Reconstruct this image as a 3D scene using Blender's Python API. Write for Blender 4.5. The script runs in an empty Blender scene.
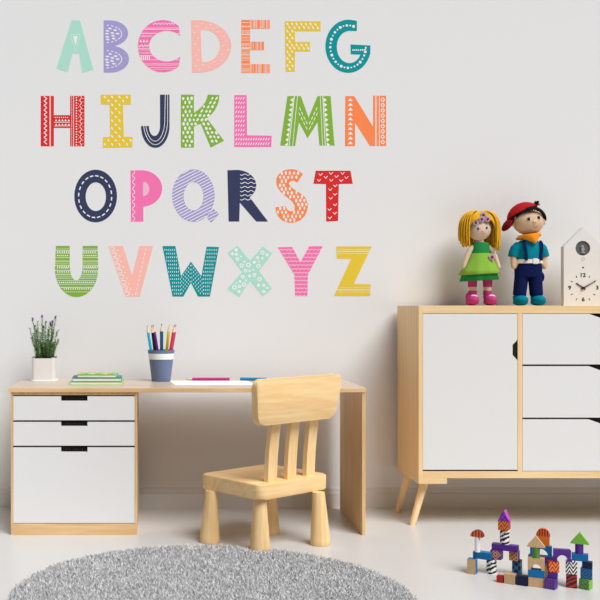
import bpy, bmesh, math, random
from mathutils import Vector, Matrix
from mathutils.geometry import tessellate_polygon
random.seed(7)
PI = math.pi
scene = bpy.context.scene
COL = scene.collection

# ------------------------------------------------------------------ camera model
F = 982.0; H = 0.922; CX = 155.0; CY = 305.0
def X(px, D): return (px - CX) / F * D
def Z(py, D): return H - (py - CY) / F * D
def P(px, py, D, dy=0.0): return Vector((X(px, D), D + dy, Z(py, D)))
WALL = 4.475

cam = bpy.data.cameras.new('camera'); co = bpy.data.objects.new('camera', cam)
COL.objects.link(co); co.location = (0, 0, H); co.rotation_euler = (PI/2, 0, 0)
cam.sensor_width = 36; cam.lens = F / 600 * 36
cam.shift_x = (300 - CX) / 600; cam.shift_y = (CY - 300) / 600
cam.clip_end = 100
scene.camera = co

# ------------------------------------------------------------------ materials
def lin(c):
    c = c / 255.0
    return c / 12.92 if c <= 0.04045 else ((c + 0.055) / 1.055) ** 2.4
def rgb(c): return (lin(c[0]), lin(c[1]), lin(c[2]), 1)
_m = {}
def mat(name, c, rough=0.6, spec=0.3, metal=0.0, bump=0.0, bscale=200.0, var=0.0, sheen=0.0):
    if name in _m: return _m[name]
    m = bpy.data.materials.new(name); m.use_nodes = True
    nt = m.node_tree; b = nt.nodes['Principled BSDF']
    b.inputs['Base Color'].default_value = rgb(c)
    b.inputs['Roughness'].default_value = rough
    b.inputs['Specular IOR Level'].default_value = spec
    b.inputs['Metallic'].default_value = metal
    if sheen: b.inputs['Sheen Weight'].default_value = sheen
    if bump or var:
        tc = nt.nodes.new('ShaderNodeTexCoord'); n = nt.nodes.new('ShaderNodeTexNoise')
        n.inputs['Scale'].default_value = bscale; n.inputs['Detail'].default_value = 4
        nt.links.new(tc.outputs['Object'], n.inputs['Vector'])
        if bump:
            bp = nt.nodes.new('ShaderNodeBump'); bp.inputs['Strength'].default_value = bump
            bp.inputs['Distance'].default_value = 0.002
            nt.links.new(n.outputs['Fac'], bp.inputs['Height']); nt.links.new(bp.outputs['Normal'], b.inputs['Normal'])
        if var:
            mx = nt.nodes.new('ShaderNodeMix'); mx.data_type = 'RGBA'
            mx.inputs[6].default_value = rgb([max(0, v * (1 - var)) for v in c])
            mx.inputs[7].default_value = rgb([min(255, v * (1 + var)) for v in c])
            nt.links.new(n.outputs['Fac'], mx.inputs[0]); nt.links.new(mx.outputs[2], b.inputs['Base Color'])
    _m[name] = m; return m

def wood(name, c1, c2, axis='X', scale=14, stretch=0.06, rough=0.45, spec=0.35, knots=0.0):
    if name in _m: return _m[name]
    m = bpy.data.materials.new(name); m.use_nodes = True
    nt = m.node_tree; b = nt.nodes['Principled BSDF']; N = nt.nodes.new; L = nt.links.new
    tc = N('ShaderNodeTexCoord'); mp = N('ShaderNodeMapping')
    s = [1, 1, 1]; s['XYZ'.index(axis)] = stretch
    mp.inputs['Scale'].default_value = s
    L(tc.outputs['Object'], mp.inputs['Vector'])
    n1 = N('ShaderNodeTexNoise'); n1.inputs['Scale'].default_value = scale; n1.inputs['Detail'].default_value = 3
    n1.inputs['Distortion'].default_value = 0.6
    L(mp.outputs['Vector'], n1.inputs['Vector'])
    mul = N('ShaderNodeMath'); mul.operation = 'MULTIPLY'; mul.inputs[1].default_value = 9
    L(n1.outputs['Fac'], mul.inputs[0])
    pp = N('ShaderNodeMath'); pp.operation = 'PINGPONG'; pp.inputs[1].default_value = 1
    L(mul.outputs[0], pp.inputs[0])
    n2 = N('ShaderNodeTexNoise'); n2.inputs['Scale'].default_value = scale * 9; n2.inputs['Detail'].default_value = 4
    L(mp.outputs['Vector'], n2.inputs['Vector'])
    ad = N('ShaderNodeMath'); ad.operation = 'MULTIPLY_ADD'; ad.inputs[1].default_value = 0.45
    L(pp.outputs[0], ad.inputs[0]); 
    m2 = N('ShaderNodeMath'); m2.operation = 'MULTIPLY'; m2.inputs[1].default_value = 0.6
    L(n2.outputs['Fac'], m2.inputs[0]); L(m2.outputs[0], ad.inputs[2])
    mx = N('ShaderNodeMix'); mx.data_type = 'RGBA'
    mx.inputs[6].default_value = rgb(c1); mx.inputs[7].default_value = rgb(c2)
    L(ad.outputs[0], mx.inputs[0]); L(mx.outputs[2], b.inputs['Base Color'])
    b.inputs['Roughness'].default_value = rough; b.inputs['Specular IOR Level'].default_value = spec
    _m[name] = m; return m

def pattern(name, kind, ca, cb, n=4.0, size=0.04, amp=0.5, rough=0.5):
    """procedural two-colour block pattern in the block's own x-z face coordinates"""
    if name in _m: return _m[name]
    m = bpy.data.materials.new(name); m.use_nodes = True
    nt = m.node_tree; b = nt.nodes['Principled BSDF']; N = nt.nodes.new; L = nt.links.new
    b.inputs['Roughness'].default_value = rough
    tc = N('ShaderNodeTexCoord'); sp = N('ShaderNodeSeparateXYZ'); L(tc.outputs['Object'], sp.inputs[0])
    def M(op, a, c=None, d=None):
        nd = N('ShaderNodeMath'); nd.operation = op
        for i, v in enumerate((a, c, d)):
            if v is None: continue
            if isinstance(v, (int, float)): nd.inputs[i].default_value = v
            else: L(v, nd.inputs[i])
        return nd.outputs[0]
    x = M('DIVIDE', sp.outputs[0], size); z = M('DIVIDE', sp.outputs[2], size); y = M('DIVIDE', sp.outputs[1], size)
    if kind == 'chevron':
        zz = M('PINGPONG', M('ADD', M('MULTIPLY', x, 1.7), 10.25), 0.5)
        v = M('FRACT', M('MULTIPLY', M('ADD', M('ADD', z, 5.0), M('MULTIPLY', zz, amp)), n)); f = M('GREATER_THAN', v, 0.5)
    elif kind == 'stripes':
        f = M('GREATER_THAN', M('FRACT', M('MULTIPLY', M('ADD', x, 5.0), n)), 0.35)
    elif kind == 'zebra':
        no = N('ShaderNodeTexNoise'); no.inputs['Scale'].default_value = 60; L(tc.outputs['Object'], no.inputs['Vector'])
        dg = M('ADD', M('MULTIPLY', x, -0.55), z)
        v = M('FRACT', M('ADD', M('MULTIPLY', M('ADD', dg, 5.0), n), M('MULTIPLY', no.outputs['Fac'], amp))); f = M('GREATER_THAN', v, 0.5)
    elif kind == 'checker':
        a = M('FLOOR', M('MULTIPLY', M('ADD', x, 5.0), n)); c = M('FLOOR', M('MULTIPLY', M('ADD', z, 5.0), n))
        f = M('GREATER_THAN', M('MODULO', M('ADD', a, c), 2.0), 0.5)
    elif kind == 'lattice':
        a = M('FRACT', M('MULTIPLY', M('ADD', M('ADD', x, z), 5.0), n)); c = M('FRACT', M('MULTIPLY', M('ADD', M('SUBTRACT', x, z), 5.0), n))
        f = M('MAXIMUM', M('LESS_THAN', a, 0.42), M('LESS_THAN', c, 0.42))
    elif kind == 'diamond':
        r = M('ADD', M('ABSOLUTE', x), M('ABSOLUTE', M('SUBTRACT', z, 0.5)))
        ring = M('GREATER_THAN', M('FRACT', M('MULTIPLY', r, n)), 0.42)
        f = M('MULTIPLY', ring, M('LESS_THAN', r, 0.52 if amp < 1 else 0.9))
    elif kind == 'dots':
        a = M('SUBTRACT', M('FRACT', M('MULTIPLY', M('ADD', M('ADD', x, y), 5.0), n)), 0.5); c = M('SUBTRACT', M('FRACT', M('MULTIPLY', M('ADD', z, 5.0), n)), 0.5)
        f = M('LESS_THAN', M('ADD', M('MULTIPLY', a, a), M('MULTIPLY', c, c)), 0.03)
    mx = N('ShaderNodeMix'); mx.data_type = 'RGBA'
    mx.inputs[6].default_value = rgb(ca); mx.inputs[7].default_value = rgb(cb)
    L(f, mx.inputs[0]); L(mx.outputs[2], b.inputs['Base Color'])
    _m[name] = m; return m

M_BIRCH_X = wood('birch_x', (250, 222, 176), (234, 194, 138), 'X')
M_BIRCH_Z = wood('birch_z', (250, 222, 176), (234, 194, 138), 'Z')
M_DESK = wood('desk_wood', (244, 210, 160), (208, 162, 106), 'X', scale=16, rough=0.3, spec=0.6)
M_DESKZ = wood('desk_wood_upright', (244, 210, 160), (208, 162, 106), 'Z', scale=16, rough=0.4)
M_TOP = wood('desk_top_grey', (212, 194, 176), (192, 172, 152), 'X', scale=18, rough=0.3, spec=0.6)  # greyer wood tones, used on the desktop's upper face only
M_PINE = wood('chair_pine_x', (255, 226, 172), (234, 188, 126), 'X', scale=11, stretch=0.1)
M_PINEZ = wood('chair_pine_z', (255, 226, 172), (234, 188, 126), 'Z', scale=14, stretch=0.1)
M_WHITE = mat('white_lacquer', (230, 229, 228), 0.4, 0.3)
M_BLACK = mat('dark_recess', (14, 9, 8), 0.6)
M_DOTS = mat('recess_dots', (110, 100, 95), 0.5)

# ------------------------------------------------------------------ object helpers
def tag(o, label=None, cat=None, group=None, kind=None):
    if label: o['label'] = label
    if cat: o['category'] = cat
    if group: o['group'] = group
    if kind: o['kind'] = kind
    return o
def empty(name, loc, label, cat, group=None, rz=0.0):
    o = bpy.data.objects.new(name, None); COL.objects.link(o)
    o.location = loc; o.rotation_euler = (0, 0, rz); o.empty_display_size = 0.05
    return tag(o, label, cat, group)
def mk(name, bm, mats, parent=None, loc=None, local=False, smooth=False, autos=None, rz=0.0):
    """bm in world coordinates (or the thing's own when local)"""
    if not isinstance(mats, (list, tuple)): mats = [mats]
    me = bpy.data.meshes.new(name)
    if not local:
        off = Vector((0, 0, 0)); p = parent
        while p is not None: off += p.location; p = p.parent
        if loc is not None: off += Vector(loc)
        bmesh.ops.translate(bm, verts=bm.verts, vec=-off)
    bmesh.ops.recalc_face_normals(bm, faces=bm.faces)
    bm.to_mesh(me); bm.free()
    for m in mats: me.materials.append(m)
    if smooth:
        for p_ in me.polygons: p_.use_smooth = True
    if autos is not None:
        for p_ in me.polygons: p_.use_smooth = True
        me.set_sharp_from_angle(angle=math.radians(autos))
    o = bpy.data.objects.new(name, me); COL.objects.link(o)
    if parent is not None: o.parent = parent
    if loc is not None: o.location = loc
    if rz: o.rotation_euler = (0, 0, rz)
    return o
def BM(): return bmesh.new()
def box(bm, x0, x1, y0, y1, z0, z1, mi=0, bev=0.0, seg=2):
    r = bmesh.ops.create_cube(bm, size=1.0)
    vs = r['verts']
    for v in vs:
        v.co = Vector((x0 if v.co.x < 0 else x1, y0 if v.co.y < 0 else y1, z0 if v.co.z < 0 else z1))
    fs = set(f for v in vs for f in v.link_faces)
    for f in fs: f.material_index = mi
    if bev:
        es = list(set(e for v in vs for e in v.link_edges))
        bmesh.ops.bevel(bm, geom=es, offset=bev, segments=seg, affect='EDGES', profile=0.5)
    return fs
def prism(bm, pts, y0, y1, mi=0, holes=(), plane='XZ'):
    """extrude a 2-D outline (x, z) between two depths"""
    loops = [list(pts)] + [list(h) for h in holes]
    def V(p, y): return (p[0], y, p[1]) if plane == 'XZ' else (p[0], p[1], y)
    a = []; b = []
    for lp in loops:
        a.append([bm.verts.new(V(p, y0)) for p in lp]); b.append([bm.verts.new(V(p, y1)) for p in lp])
    fa = [v for l in a for v in l]; fb = [v for l in b for v in l]
    if holes:
        tris = tessellate_polygon([[Vector((p[0], p[1], 0)) for p in lp] for lp in loops])
        for t in tris:
            for L_ in (fa, fb):
                try: f = bm.faces.new([L_[i] for i in t]); f.material_index = mi
                except ValueError: pass
    else:
        for L_ in (fa, fb):
            f = bm.faces.new(L_); f.material_index = mi
    for la, lb in zip(a, b):
        n = len(la)
        for i in range(n):
            f = bm.faces.new([la[i], la[(i+1) % n], lb[(i+1) % n], lb[i]]); f.material_index = mi
def tube(bm, pts, radii, n=8, mi=0, cap=True, flat=1.0):
    pts = [Vector(p) for p in pts]
    if isinstance(radii, (int, float)): radii = [radii] * len(pts)
    rings = []; up = None
    for i, p in enumerate(pts):
        t = (pts[min(i+1, len(pts)-1)] - pts[max(i-1, 0)]).normalized()
        if up is None:
            up = Vector((0, 1, 0)) if abs(t.y) < 0.9 else Vector((1, 0, 0))
        up = (up - t * up.dot(t)).normalized(); sd = t.cross(up)
        rings.append([bm.verts.new(p + (sd * math.cos(2*PI*k/n) + up * math.sin(2*PI*k/n) * flat) * radii[i]) for k in range(n)])
    for i in range(len(rings) - 1):
        for k in range(n):
            f = bm.faces.new([rings[i][k], rings[i][(k+1) % n], rings[i+1][(k+1) % n], rings[i+1][k]]); f.material_index = mi
    if cap:
        for r in (rings[0][::-1], rings[-1]):
            f = bm.faces.new(r); f.material_index = mi
def lathe(bm, rings, n=24, mi=0, cap=True):
    """rings: (cx, cy, z, rx, ry)"""
    R = [[bm.verts.new((c[0] + c[3]*math.cos(2*PI*k/n), c[1] + c[4]*math.sin(2*PI*k/n), c[2])) for k in range(n)] for c in rings]
    for i in range(len(R) - 1):
        for k in range(n):
            f = bm.faces.new([R[i][k], R[i][(k+1) % n], R[i+1][(k+1) % n], R[i+1][k]]); f.material_index = mi
    if cap:
        for r in (R[0][::-1], R[-1]):
            f = bm.faces.new(r); f.material_index = mi
def ball(bm, c, r, mi=0, rot=None, u=16, v=12):
    if isinstance(r, (int, float)): r = (r, r, r)
    mtx = Matrix.Translation(Vector(c))
    if rot is not None: mtx = mtx @ rot
    mtx = mtx @ Matrix.Diagonal((r[0], r[1], r[2], 1))
    res = bmesh.ops.create_uvsphere(bm, u_segments=u, v_segments=v, radius=1.0, matrix=mtx)
    for f in set(f for vv in res['verts'] for f in vv.link_faces): f.material_index = mi
def remesh(bm, voxel, smooth=6):
    me = bpy.data.meshes.new('t'); bm.to_mesh(me); bm.free()
    o = bpy.data.objects.new('t', me); COL.objects.link(o)
    r = o.modifiers.new('r', 'REMESH'); r.mode = 'VOXEL'; r.voxel_size = voxel
    s = o.modifiers.new('s', 'SMOOTH'); s.iterations = smooth; s.factor = 0.5
    dg = bpy.context.evaluated_depsgraph_get(); dg.update()
    ev = o.evaluated_get(dg); m2 = bpy.data.meshes.new_from_object(ev)
    out = bmesh.new(); out.from_mesh(m2)
    bpy.data.objects.remove(o); bpy.data.meshes.remove(me); bpy.data.meshes.remove(m2)
    return out

# ------------------------------------------------------------------ room
def floor_mat():
    m = bpy.data.materials.new('pale_floor'); m.use_nodes = True; nt = m.node_tree; b = nt.nodes['Principled BSDF']
    tc = nt.nodes.new('ShaderNodeTexCoord'); n = nt.nodes.new('ShaderNodeTexNoise'); n.inputs['Scale'].default_value = 1.5; n.inputs['Detail'].default_value = 6
    mx = nt.nodes.new('ShaderNodeMix'); mx.data_type = 'RGBA'
    mx.inputs[6].default_value = rgb((204, 203, 202)); mx.inputs[7].default_value = rgb((212, 211, 210))
    nt.links.new(tc.outputs['Object'], n.inputs['Vector']); nt.links.new(n.outputs['Fac'], mx.inputs[0]); nt.links.new(mx.outputs[2], b.inputs['Base Color'])
    b.inputs['Roughness'].default_value = 0.32; b.inputs['Specular IOR Level'].default_value = 0.4
    return m
bm = BM(); box(bm, -6, 8, -3, WALL + 0.1, -0.1, 0)
tag(mk('floor', bm, floor_mat()), kind='structure')
bm = BM(); box(bm, -6, 8, WALL, WALL + 0.1, 0, 3.0)
tag(mk('wall_back', bm, mat('painted_wall', (232, 232, 233), 0.85, 0.15, bump=0.04, bscale=300)), kind='structure')
bm = BM()
prof = [(WALL-0.012, 0.0), (WALL-0.012, 0.0655), (WALL-0.0065, 0.067), (WALL-0.005, 0.0665), (WALL-0.005, 0.0875), (WALL-0.003, 0.089), (WALL, 0.089), (WALL, 0.0)]
A = [bm.verts.new((-6, p[0], p[1])) for p in prof]; B = [bm.verts.new((8, p[0], p[1])) for p in prof]
for i in range(len(prof)):
    j = (i+1) % len(prof); bm.faces.new([A[i], A[j], B[j], B[i]])
bm.faces.new(A); bm.faces.new(B[::-1])
tag(mk('baseboard_back', bm, mat('baseboard_paint', (224, 221, 218), 0.6)), kind='structure')

# ------------------------------------------------------------------ wall letters
LT = 0.0005
MARK = mat('decal_white_marks', (244, 243, 241), 0.8, 0.1)
K = WALL / F
def wx(px): return (px - CX) * K
def wz(py): return H - (py - CY) * K
class Letter:
    def __init__(s, ox, oy, sc): s.o = (ox, oy, sc); s.loops = []; s.parts = []; s.marks = []
    def c(s, p): return (s.o[0] + p[0]/s.o[2], s.o[1] + p[1]/s.o[2])
    def shape(s, pts, holes=()): s.parts.append(([s.c(p) for p in pts], [[s.c(p) for p in h] for h in holes])); return s
    def inside(s, p):
        for pts, holes in s.parts:
            if pip(p, pts) and not any(pip(p, h) for h in holes): return True
        return False
    # mark coordinates below are crop coordinates
    def quad(s, pts): s.marks.append([s.c(p) for p in pts]); return s
    def dash(s, x, y, ang, ln, w):
        a = math.radians(ang); dx, dy = math.cos(a)*ln/2, math.sin(a)*ln/2; nx, ny = -math.sin(a)*w/2, math.cos(a)*w/2
        return s.quad([(x-dx-nx, y-dy-ny), (x+dx-nx, y+dy-ny), (x+dx+nx, y+dy+ny), (x-dx+nx, y-dy+ny)])
    def dot(s, x, y, rx, ry=None, ang=0, n=10):
        ry = ry or rx; a = math.radians(ang)
        return s.quad([(x + rx*math.cos(t)*math.cos(a) - ry*math.sin(t)*math.sin(a), y + rx*math.cos(t)*math.sin(a) + ry*math.sin(t)*math.cos(a)) for t in [2*PI*i/n for i in range(n)]])
    def ring(s, x, y, r, w):
        n = 12
        for i in range(n):
            a, b = 2*PI*i/n, 2*PI*(i+1)/n
            s.quad([(x+r*math.cos(a), y+r*math.sin(a)), (x+r*math.cos(b), y+r*math.sin(b)), (x+(r-w)*math.cos(b), y+(r-w)*math.sin(b)), (x+(r-w)*math.cos(a), y+(r-w)*math.sin(a))])
        return s
    def line(s, pts, w, clip=True, extra=None):
        step = 1.2
        for (x0, y0), (x1, y1) in zip(pts, pts[1:]):
            L = math.hypot(x1-x0, y1-y0)
            if L < 1e-6: continue
            n = max(1, int(L/step)); dx, dy = (x1-x0)/L, (y1-y0)/L; run = None
            def q(a, b): s.quad([(x0+dx*a+dy*w/2, y0+dy*a-dx*w/2), (x0+dx*b+dy*w/2, y0+dy*b-dx*w/2), (x0+dx*b-dy*w/2, y0+dy*b+dx*w/2), (x0+dx*a-dy*w/2, y0+dy*a+dx*w/2)])
            for i in range(n):
                m = (x0+dx*(i+.5)*L/n, y0+dy*(i+.5)*L/n)
                ok = (not clip) or (s.inside(s.c((m[0]+dy*w/2, m[1]-dx*w/2))) and s.inside(s.c((m[0]-dy*w/2, m[1]+dx*w/2))))
                if extra and not extra(m): ok = False
                if ok and run is None: run = i*L/n
                if (not ok) and run is not None: q(run, i*L/n); run = None
            if run is not None: q(run, L)
        return s
    def wave(s, x0, x1, y, amp, per, w, vert=False, zig=False, extra=None):
        pts = []; t = x0; st = per/2 if zig else per/8; i = 0
        while t <= x1 + 1e-6:
            v = (amp if i % 2 else -amp) if zig else amp*math.sin(2*PI*(t-x0)/per)
            pts.append((y+v, t) if vert else (t, y+v)); t += st; i += 1
        return s.line(pts, w, True, extra)
    def grid(s, x0, x1, y0, y1, dx, dy, fn, mar=5, jit=0.0, shear=0.0):
        r = 0; y = y0
        while y <= y1:
            x = x0 + (dx/2 if r % 2 else 0) + shear*r
            while x <= x1:
                px, py = x + random.uniform(-jit, jit), y + random.uniform(-jit, jit)
                if all(s.inside(s.c((px+a, py+b))) for a, b in ((mar, 0), (-mar, 0), (0, mar), (0, -mar))): fn(px, py)
                x += dx
            y += dy; r += 1
        return s
    def dots(s, x0, x1, y, step, r, vert=False):
        t = x0
        while t <= x1:
            p = (y, t) if vert else (t, y)
            if all(s.inside(s.c((p[0]+a, p[1]+b))) for a, b in ((r, 0), (-r, 0), (0, r), (0, -r))): s.dot(p[0], p[1], r, n=6)
            t += step
        return s
    def tris(s, x0, x1, y, step, w, h):
        t = x0
        while t <= x1:
            if s.inside(s.c((t-w/2, y))) and s.inside(s.c((t+w/2, y))): s.quad([(t-w/2, y+h/2), (t+w/2, y+h/2), (t, y-h/2)])
            t += step
        return s
    def vee(s, x, y, r, w=4):
        return s.line([(x-r, y-r*.6), (x, y+r*.5), (x+r, y-r*.8)], w, False)
    def build(s, ch, colname, rgbc, label):
        allp = [p for pts, _ in s.parts for p in pts]
        cxm = (min(p[0] for p in allp) + max(p[0] for p in allp))/2; by = max(p[1] for p in allp)
        loc = Vector((wx(cxm), WALL, wz(by)))
        bm = BM()
        for pts, holes in s.parts:
            prism(bm, [(wx(p[0]), wz(p[1])) for p in pts], WALL - LT, WALL - 0.00005, 0, [[(wx(p[0]), wz(p[1])) for p in h] for h in holes] or [[]][:0])
        for q in s.marks:
            try:
                f = bm.faces.new([bm.verts.new((wx(p[0]), WALL - LT - 0.00025, wz(p[1]))) for p in q]); f.material_index = 1
            except ValueError: pass
        tag(mk('letter_%s_decal' % ch.lower(), bm, [mat('decal_' + colname, rgbc, 0.75, 0.15), MARK], loc=loc), label, 'wall decal', None)
def pip(p, poly):
    x, y = p; r = False; j = len(poly) - 1
    for i in range(len(poly)):
        a, b = poly[i], poly[j]
        if (a[1] > y) != (b[1] > y) and x < (b[0]-a[0])*(y-a[1])/(b[1]-a[1]) + a[0]: r = not r
        j = i
    return r
def ell(cx, cy, rx, ry, a0, a1, n=20):
    return [(cx + rx*math.cos(math.radians(a0+(a1-a0)*i/n)), cy + ry*math.sin(math.radians(a0+(a1-a0)*i/n))) for i in range(n+1)]
def spl(pts, n=6):
    out = []
    for i in range(len(pts)-1):
        p0 = pts[max(i-1, 0)]; p1 = pts[i]; p2 = pts[i+1]; p3 = pts[min(i+2, len(pts)-1)]
        for k in range(n):
            t = k/n
            out.append(tuple(0.5*((2*p1[d]) + (-p0[d]+p2[d])*t + (2*p0[d]-5*p1[d]+4*p2[d]-p3[d])*t*t + (-p0[d]+3*p1[d]-3*p2[d]+p3[d])*t**3) for d in (0, 1)))
    out.append(pts[-1]); return out
MINT = ('mint', (176, 226, 211)); LAV = ('lavender', (168, 160, 213)); PINK = ('pink', (250, 120, 182)); SALM = ('salmon', (255, 190, 180))
ORG = ('orange', (255, 140, 84)); YEL = ('yellow', (234, 202, 62)); TEAL = ('teal', (0, 150, 157)); RED = ('red', (220, 46, 48)); NAVY = ('navy', (56, 63, 96)); GRN = ('green', (134, 182, 60))

# A
l = Letter(50, 12, 7.143).shape([(155,57),(215,60),(310,412),(230,435),(208,297),(160,297),(128,430),(46,404)])
l.quad([(165,172),(198,172),(182,245)])
for a, b in (((148,160),(216,160)), ((216,165),(186,278)), ((178,278),(148,165))):
    n = 6 if a[1] == b[1] else 9; ang = math.degrees(math.atan2(b[1]-a[1], b[0]-a[0]))
    for i in range(n):
        t = (i+.5)/n; l.dash(a[0]+(b[0]-a[0])*t, a[1]+(b[1]-a[1])*t, ang, 8, 4)
l.build('A', *MINT, 'mint green letter A decal with a small white triangle, first in the top row')
# B
l = Letter(50, 12, 7.143).shape([(383,60)] + ell(430,152,128,92,-90,72) + ell(430,337,135,96,-72,90) + [(383,433)])
for cy in (157, 338):
    for i in range(11):
        a = -90 + 180*(i+.5)/11; t = math.radians(a); l.dash(397+115*math.cos(t), cy+62*math.sin(t), math.degrees(math.atan2(62*math.cos(t), -115*math.sin(t))), 17, 6)
for x, y in ((428,118),(410,135),(465,130),(408,155),(445,150),(483,155),(410,178),(450,170),(412,197),(455,190),(430,300),(410,318),(468,315),(405,340),(445,328),(483,337),(410,360),(443,350),(410,380),(455,370)):
    l.dot(x, y, 14, 6, 5)
l.build('B', *LAV, 'lavender letter B decal filled with white stitch dashes instead of open bowls')
# C
l = Letter(132, 12, 6).shape(ell(185,205,150,157,-49.7,-310.3,30) + ell(210,205,107,92,42.3,317.7,26))
l.wave(125,282,70,5,20,4).dots(70,285,93,8,2.2).line([(50,103),(290,103)],5).line([(40,128),(290,128)],4).wave(40,290,145,4,16,3)
l.tris(52,300,173,19,15,16).wave(40,120,203,6,22,5).line([(30,221),(120,221)],3).line([(30,228),(120,228)],2).wave(36,120,246,3,10,2.5)
for x in (56,68,80,92,104): l.dash(x, 274, 90, 22, 6)
l.line([(45,262),(290,262)],3).line([(45,287),(290,287)],3).wave(70,290,312,3,9,2.5).dots(70,290,322,7,2).line([(90,335),(290,335)],3).dots(100,290,345,7,2)
l.build('C', *PINK, 'pink letter C decal crossed by fine white horizontal folk bands')
# D
l = Letter(132, 12, 6).shape([(355,50)] + ell(402,206,194,157,-90,90,26) + [(360,363)], [[(412,108)] + ell(434,204,94,96,-90,90,20) + [(420,300)]])
for x, y in ((422,70),(468,77),(387,90),(443,95),(483,100),(512,92),(373,125),(517,120),(396,157),(550,147),(375,195),(565,177),(548,203),(395,230),(578,228),(383,262),(540,255),(395,290),(492,300),(538,293),(380,323),(425,318),(405,345),(460,330)): l.vee(x, y, 7, 3)
l.build('D', *SALM, 'pale salmon letter D decal with tiny white ticks')
# E
l = Letter(232, 12, 6.667).shape([(62,53),(253,53),(253,112),(120,112),(120,198),(213,198),(213,255),(120,255),(120,347),(253,347),(253,407),(62,407)])
for y, w in ((70,3),(124,3),(150,5),(168,3),(180,2),(190,2),(213,4),(222,3),(246,4),(260,2),(272,3),(283,4),(292,2),(312,3),(324,2),(348,4),(360,2),(375,3),(384,2),(392,3),(400,2)): l.line([(62,y),(118,y)], w)
for y in (96,236): l.tris(68,118,y,10,9,12)
for x in (70,81,92,103,113): l.dash(x, 137, 90, 16, 3)
l.wave(62,118,303,3,8,2)
for y0, y1, xm, z in ((53,112,253,(150,205)),(198,255,213,(170,)),(347,407,253,(180,225))):
    for x in (122,128,141,160,166,188,194,214,229,234,246):
        if x < xm and all(abs(x-q) > 7 for q in z): l.line([(x,y0),(x,y1)], 2.4)
    for x in z: l.wave(y0,y1,x,4,12,4,vert=True,zig=True)
l.build('E', *ORG, 'orange letter E decal cut by many thin white stripes')
# F
l = Letter(232, 12, 6.667).shape([(352,62),(590,62),(590,128),(420,128),(420,200),(520,200),(520,263),(420,263),(418,398),(358,398)])
l.grid(370,585,82,390,31,23,lambda x, y: l.dot(x, y, 11, 5.5, 60), mar=11, jit=1.5)
l.build('F', *YEL, 'yellow letter F decal with slanted white raindrops')
# G
l = Letter(310, 12, 8.571).shape([(402,163),(402,75)] + ell(328,294,196,228,-80,-345,36) + [(518,287),(348,278),(348,362)] + [(432,365)] + ell(338,300,108,138,42,275,26))
for i in range(27):
    a = math.radians(-72 - 285*i/26); l.dot(326+152*math.cos(a), 297+182*math.sin(a), (13,8,11,7)[i % 4] if i < 20 else (9,13,8)[i % 3], n=8)
for x in (368,384,400,416,434): l.dot(x, 326, 6, 8, n=6)
l.dot(450,326,7).dot(470,326,10)
l.build('G', *TEAL, 'teal letter G decal with a line of white pearls, last in the top row')
# H
l = Letter(32, 88, 5.714).shape([(50,45),(125,45),(125,155),(218,155),(218,45),(300,45),(300,333),(218,333),(218,228),(125,228),(125,333),(50,333)])
l.wave(48,333,77,9,26,5,vert=True,zig=True).line([(101,45),(101,333)],2).line([(106,45),(106,333)],3)
l.dots(50,330,227,9,2.5,vert=True).line([(238,45),(238,333)],3).dots(55,330,254,15,4.5,vert=True).wave(48,333,278,5,30,3.5,vert=True).dots(60,330,291,20,2.5,vert=True).dots(50,330,266,20,2,vert=True)
l.dots(132,214,168,12,3.5).tris(138,212,184,18,14,12).line([(126,196),(217,196)],3).tris(138,212,209,18,14,12).line([(126,218),(217,218)],2)
l.build('H', *RED, 'red letter H decal with white zigzag and dotted columns')
# I
l = Letter(32, 88, 5.714).shape([(392,38),(565,38),(565,95),(520,95),(525,278),(575,280),(573,340),(405,342),(405,282),(447,278),(443,95),(393,93)])
l.grid(416,570,52,335,42,22.5,lambda x, y: l.dot(x, y, 9, 4.5, 58), mar=9)
l.build('I', *YEL, 'yellow serifed letter I decal with slanted white drops')
# J
l = Letter(135, 88, 6.316).shape([(158,42),(218,42),(218,235)] + ell(128,240,90,138,0,180,26) + [(88,240)] + ell(123,240,35,63,180,0,18) + [(158,235)])
for xr, xl, w, by in ((206,52,3.5,358),(188,66,3.5,336)):
    l.line([(xr+ (3 if xr<200 else 0),42),(xr,200)] + ell((xr+xl)/2,200,(xr-xl)/2,by-200,4,165,24) + [(xl,240)], w)
l.build('J', *NAVY, 'navy letter J decal with curved white pinstripes')
# K
l = Letter(135, 88, 6.316).shape([(290,42),(372,42),(372,158)] + spl([(372,158),(425,115),(450,75),(460,42)]) + spl([(533,44),(525,95),(497,150),(455,192)]) + [(562,333),(478,376),(415,225),(372,243),(372,376),(290,376)])
l.grid(306,560,66,370,26,27,lambda x, y: l.dot(x, y, random.uniform(6,9), random.uniform(9,13), 0 if x < 380 else (35 if y < 215 else -30), n=8), mar=9, jit=2)
l.build('K', *GRN, 'green letter K decal covered in white pebble spots')
# L
l = Letter(220, 88, 6.667).shape([(95,47),(178,47),(180,315),(345,318),(342,393),(95,393)])
for r in range(11):
    y = 69 + 30.3*r
    for i in range(14 if r > 8 else 4): l.dot(108+16.6*i, y, 11, 3.2, -62, n=8)
l.build('L', *PINK, 'pink letter L decal with rows of white slashes')
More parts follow.
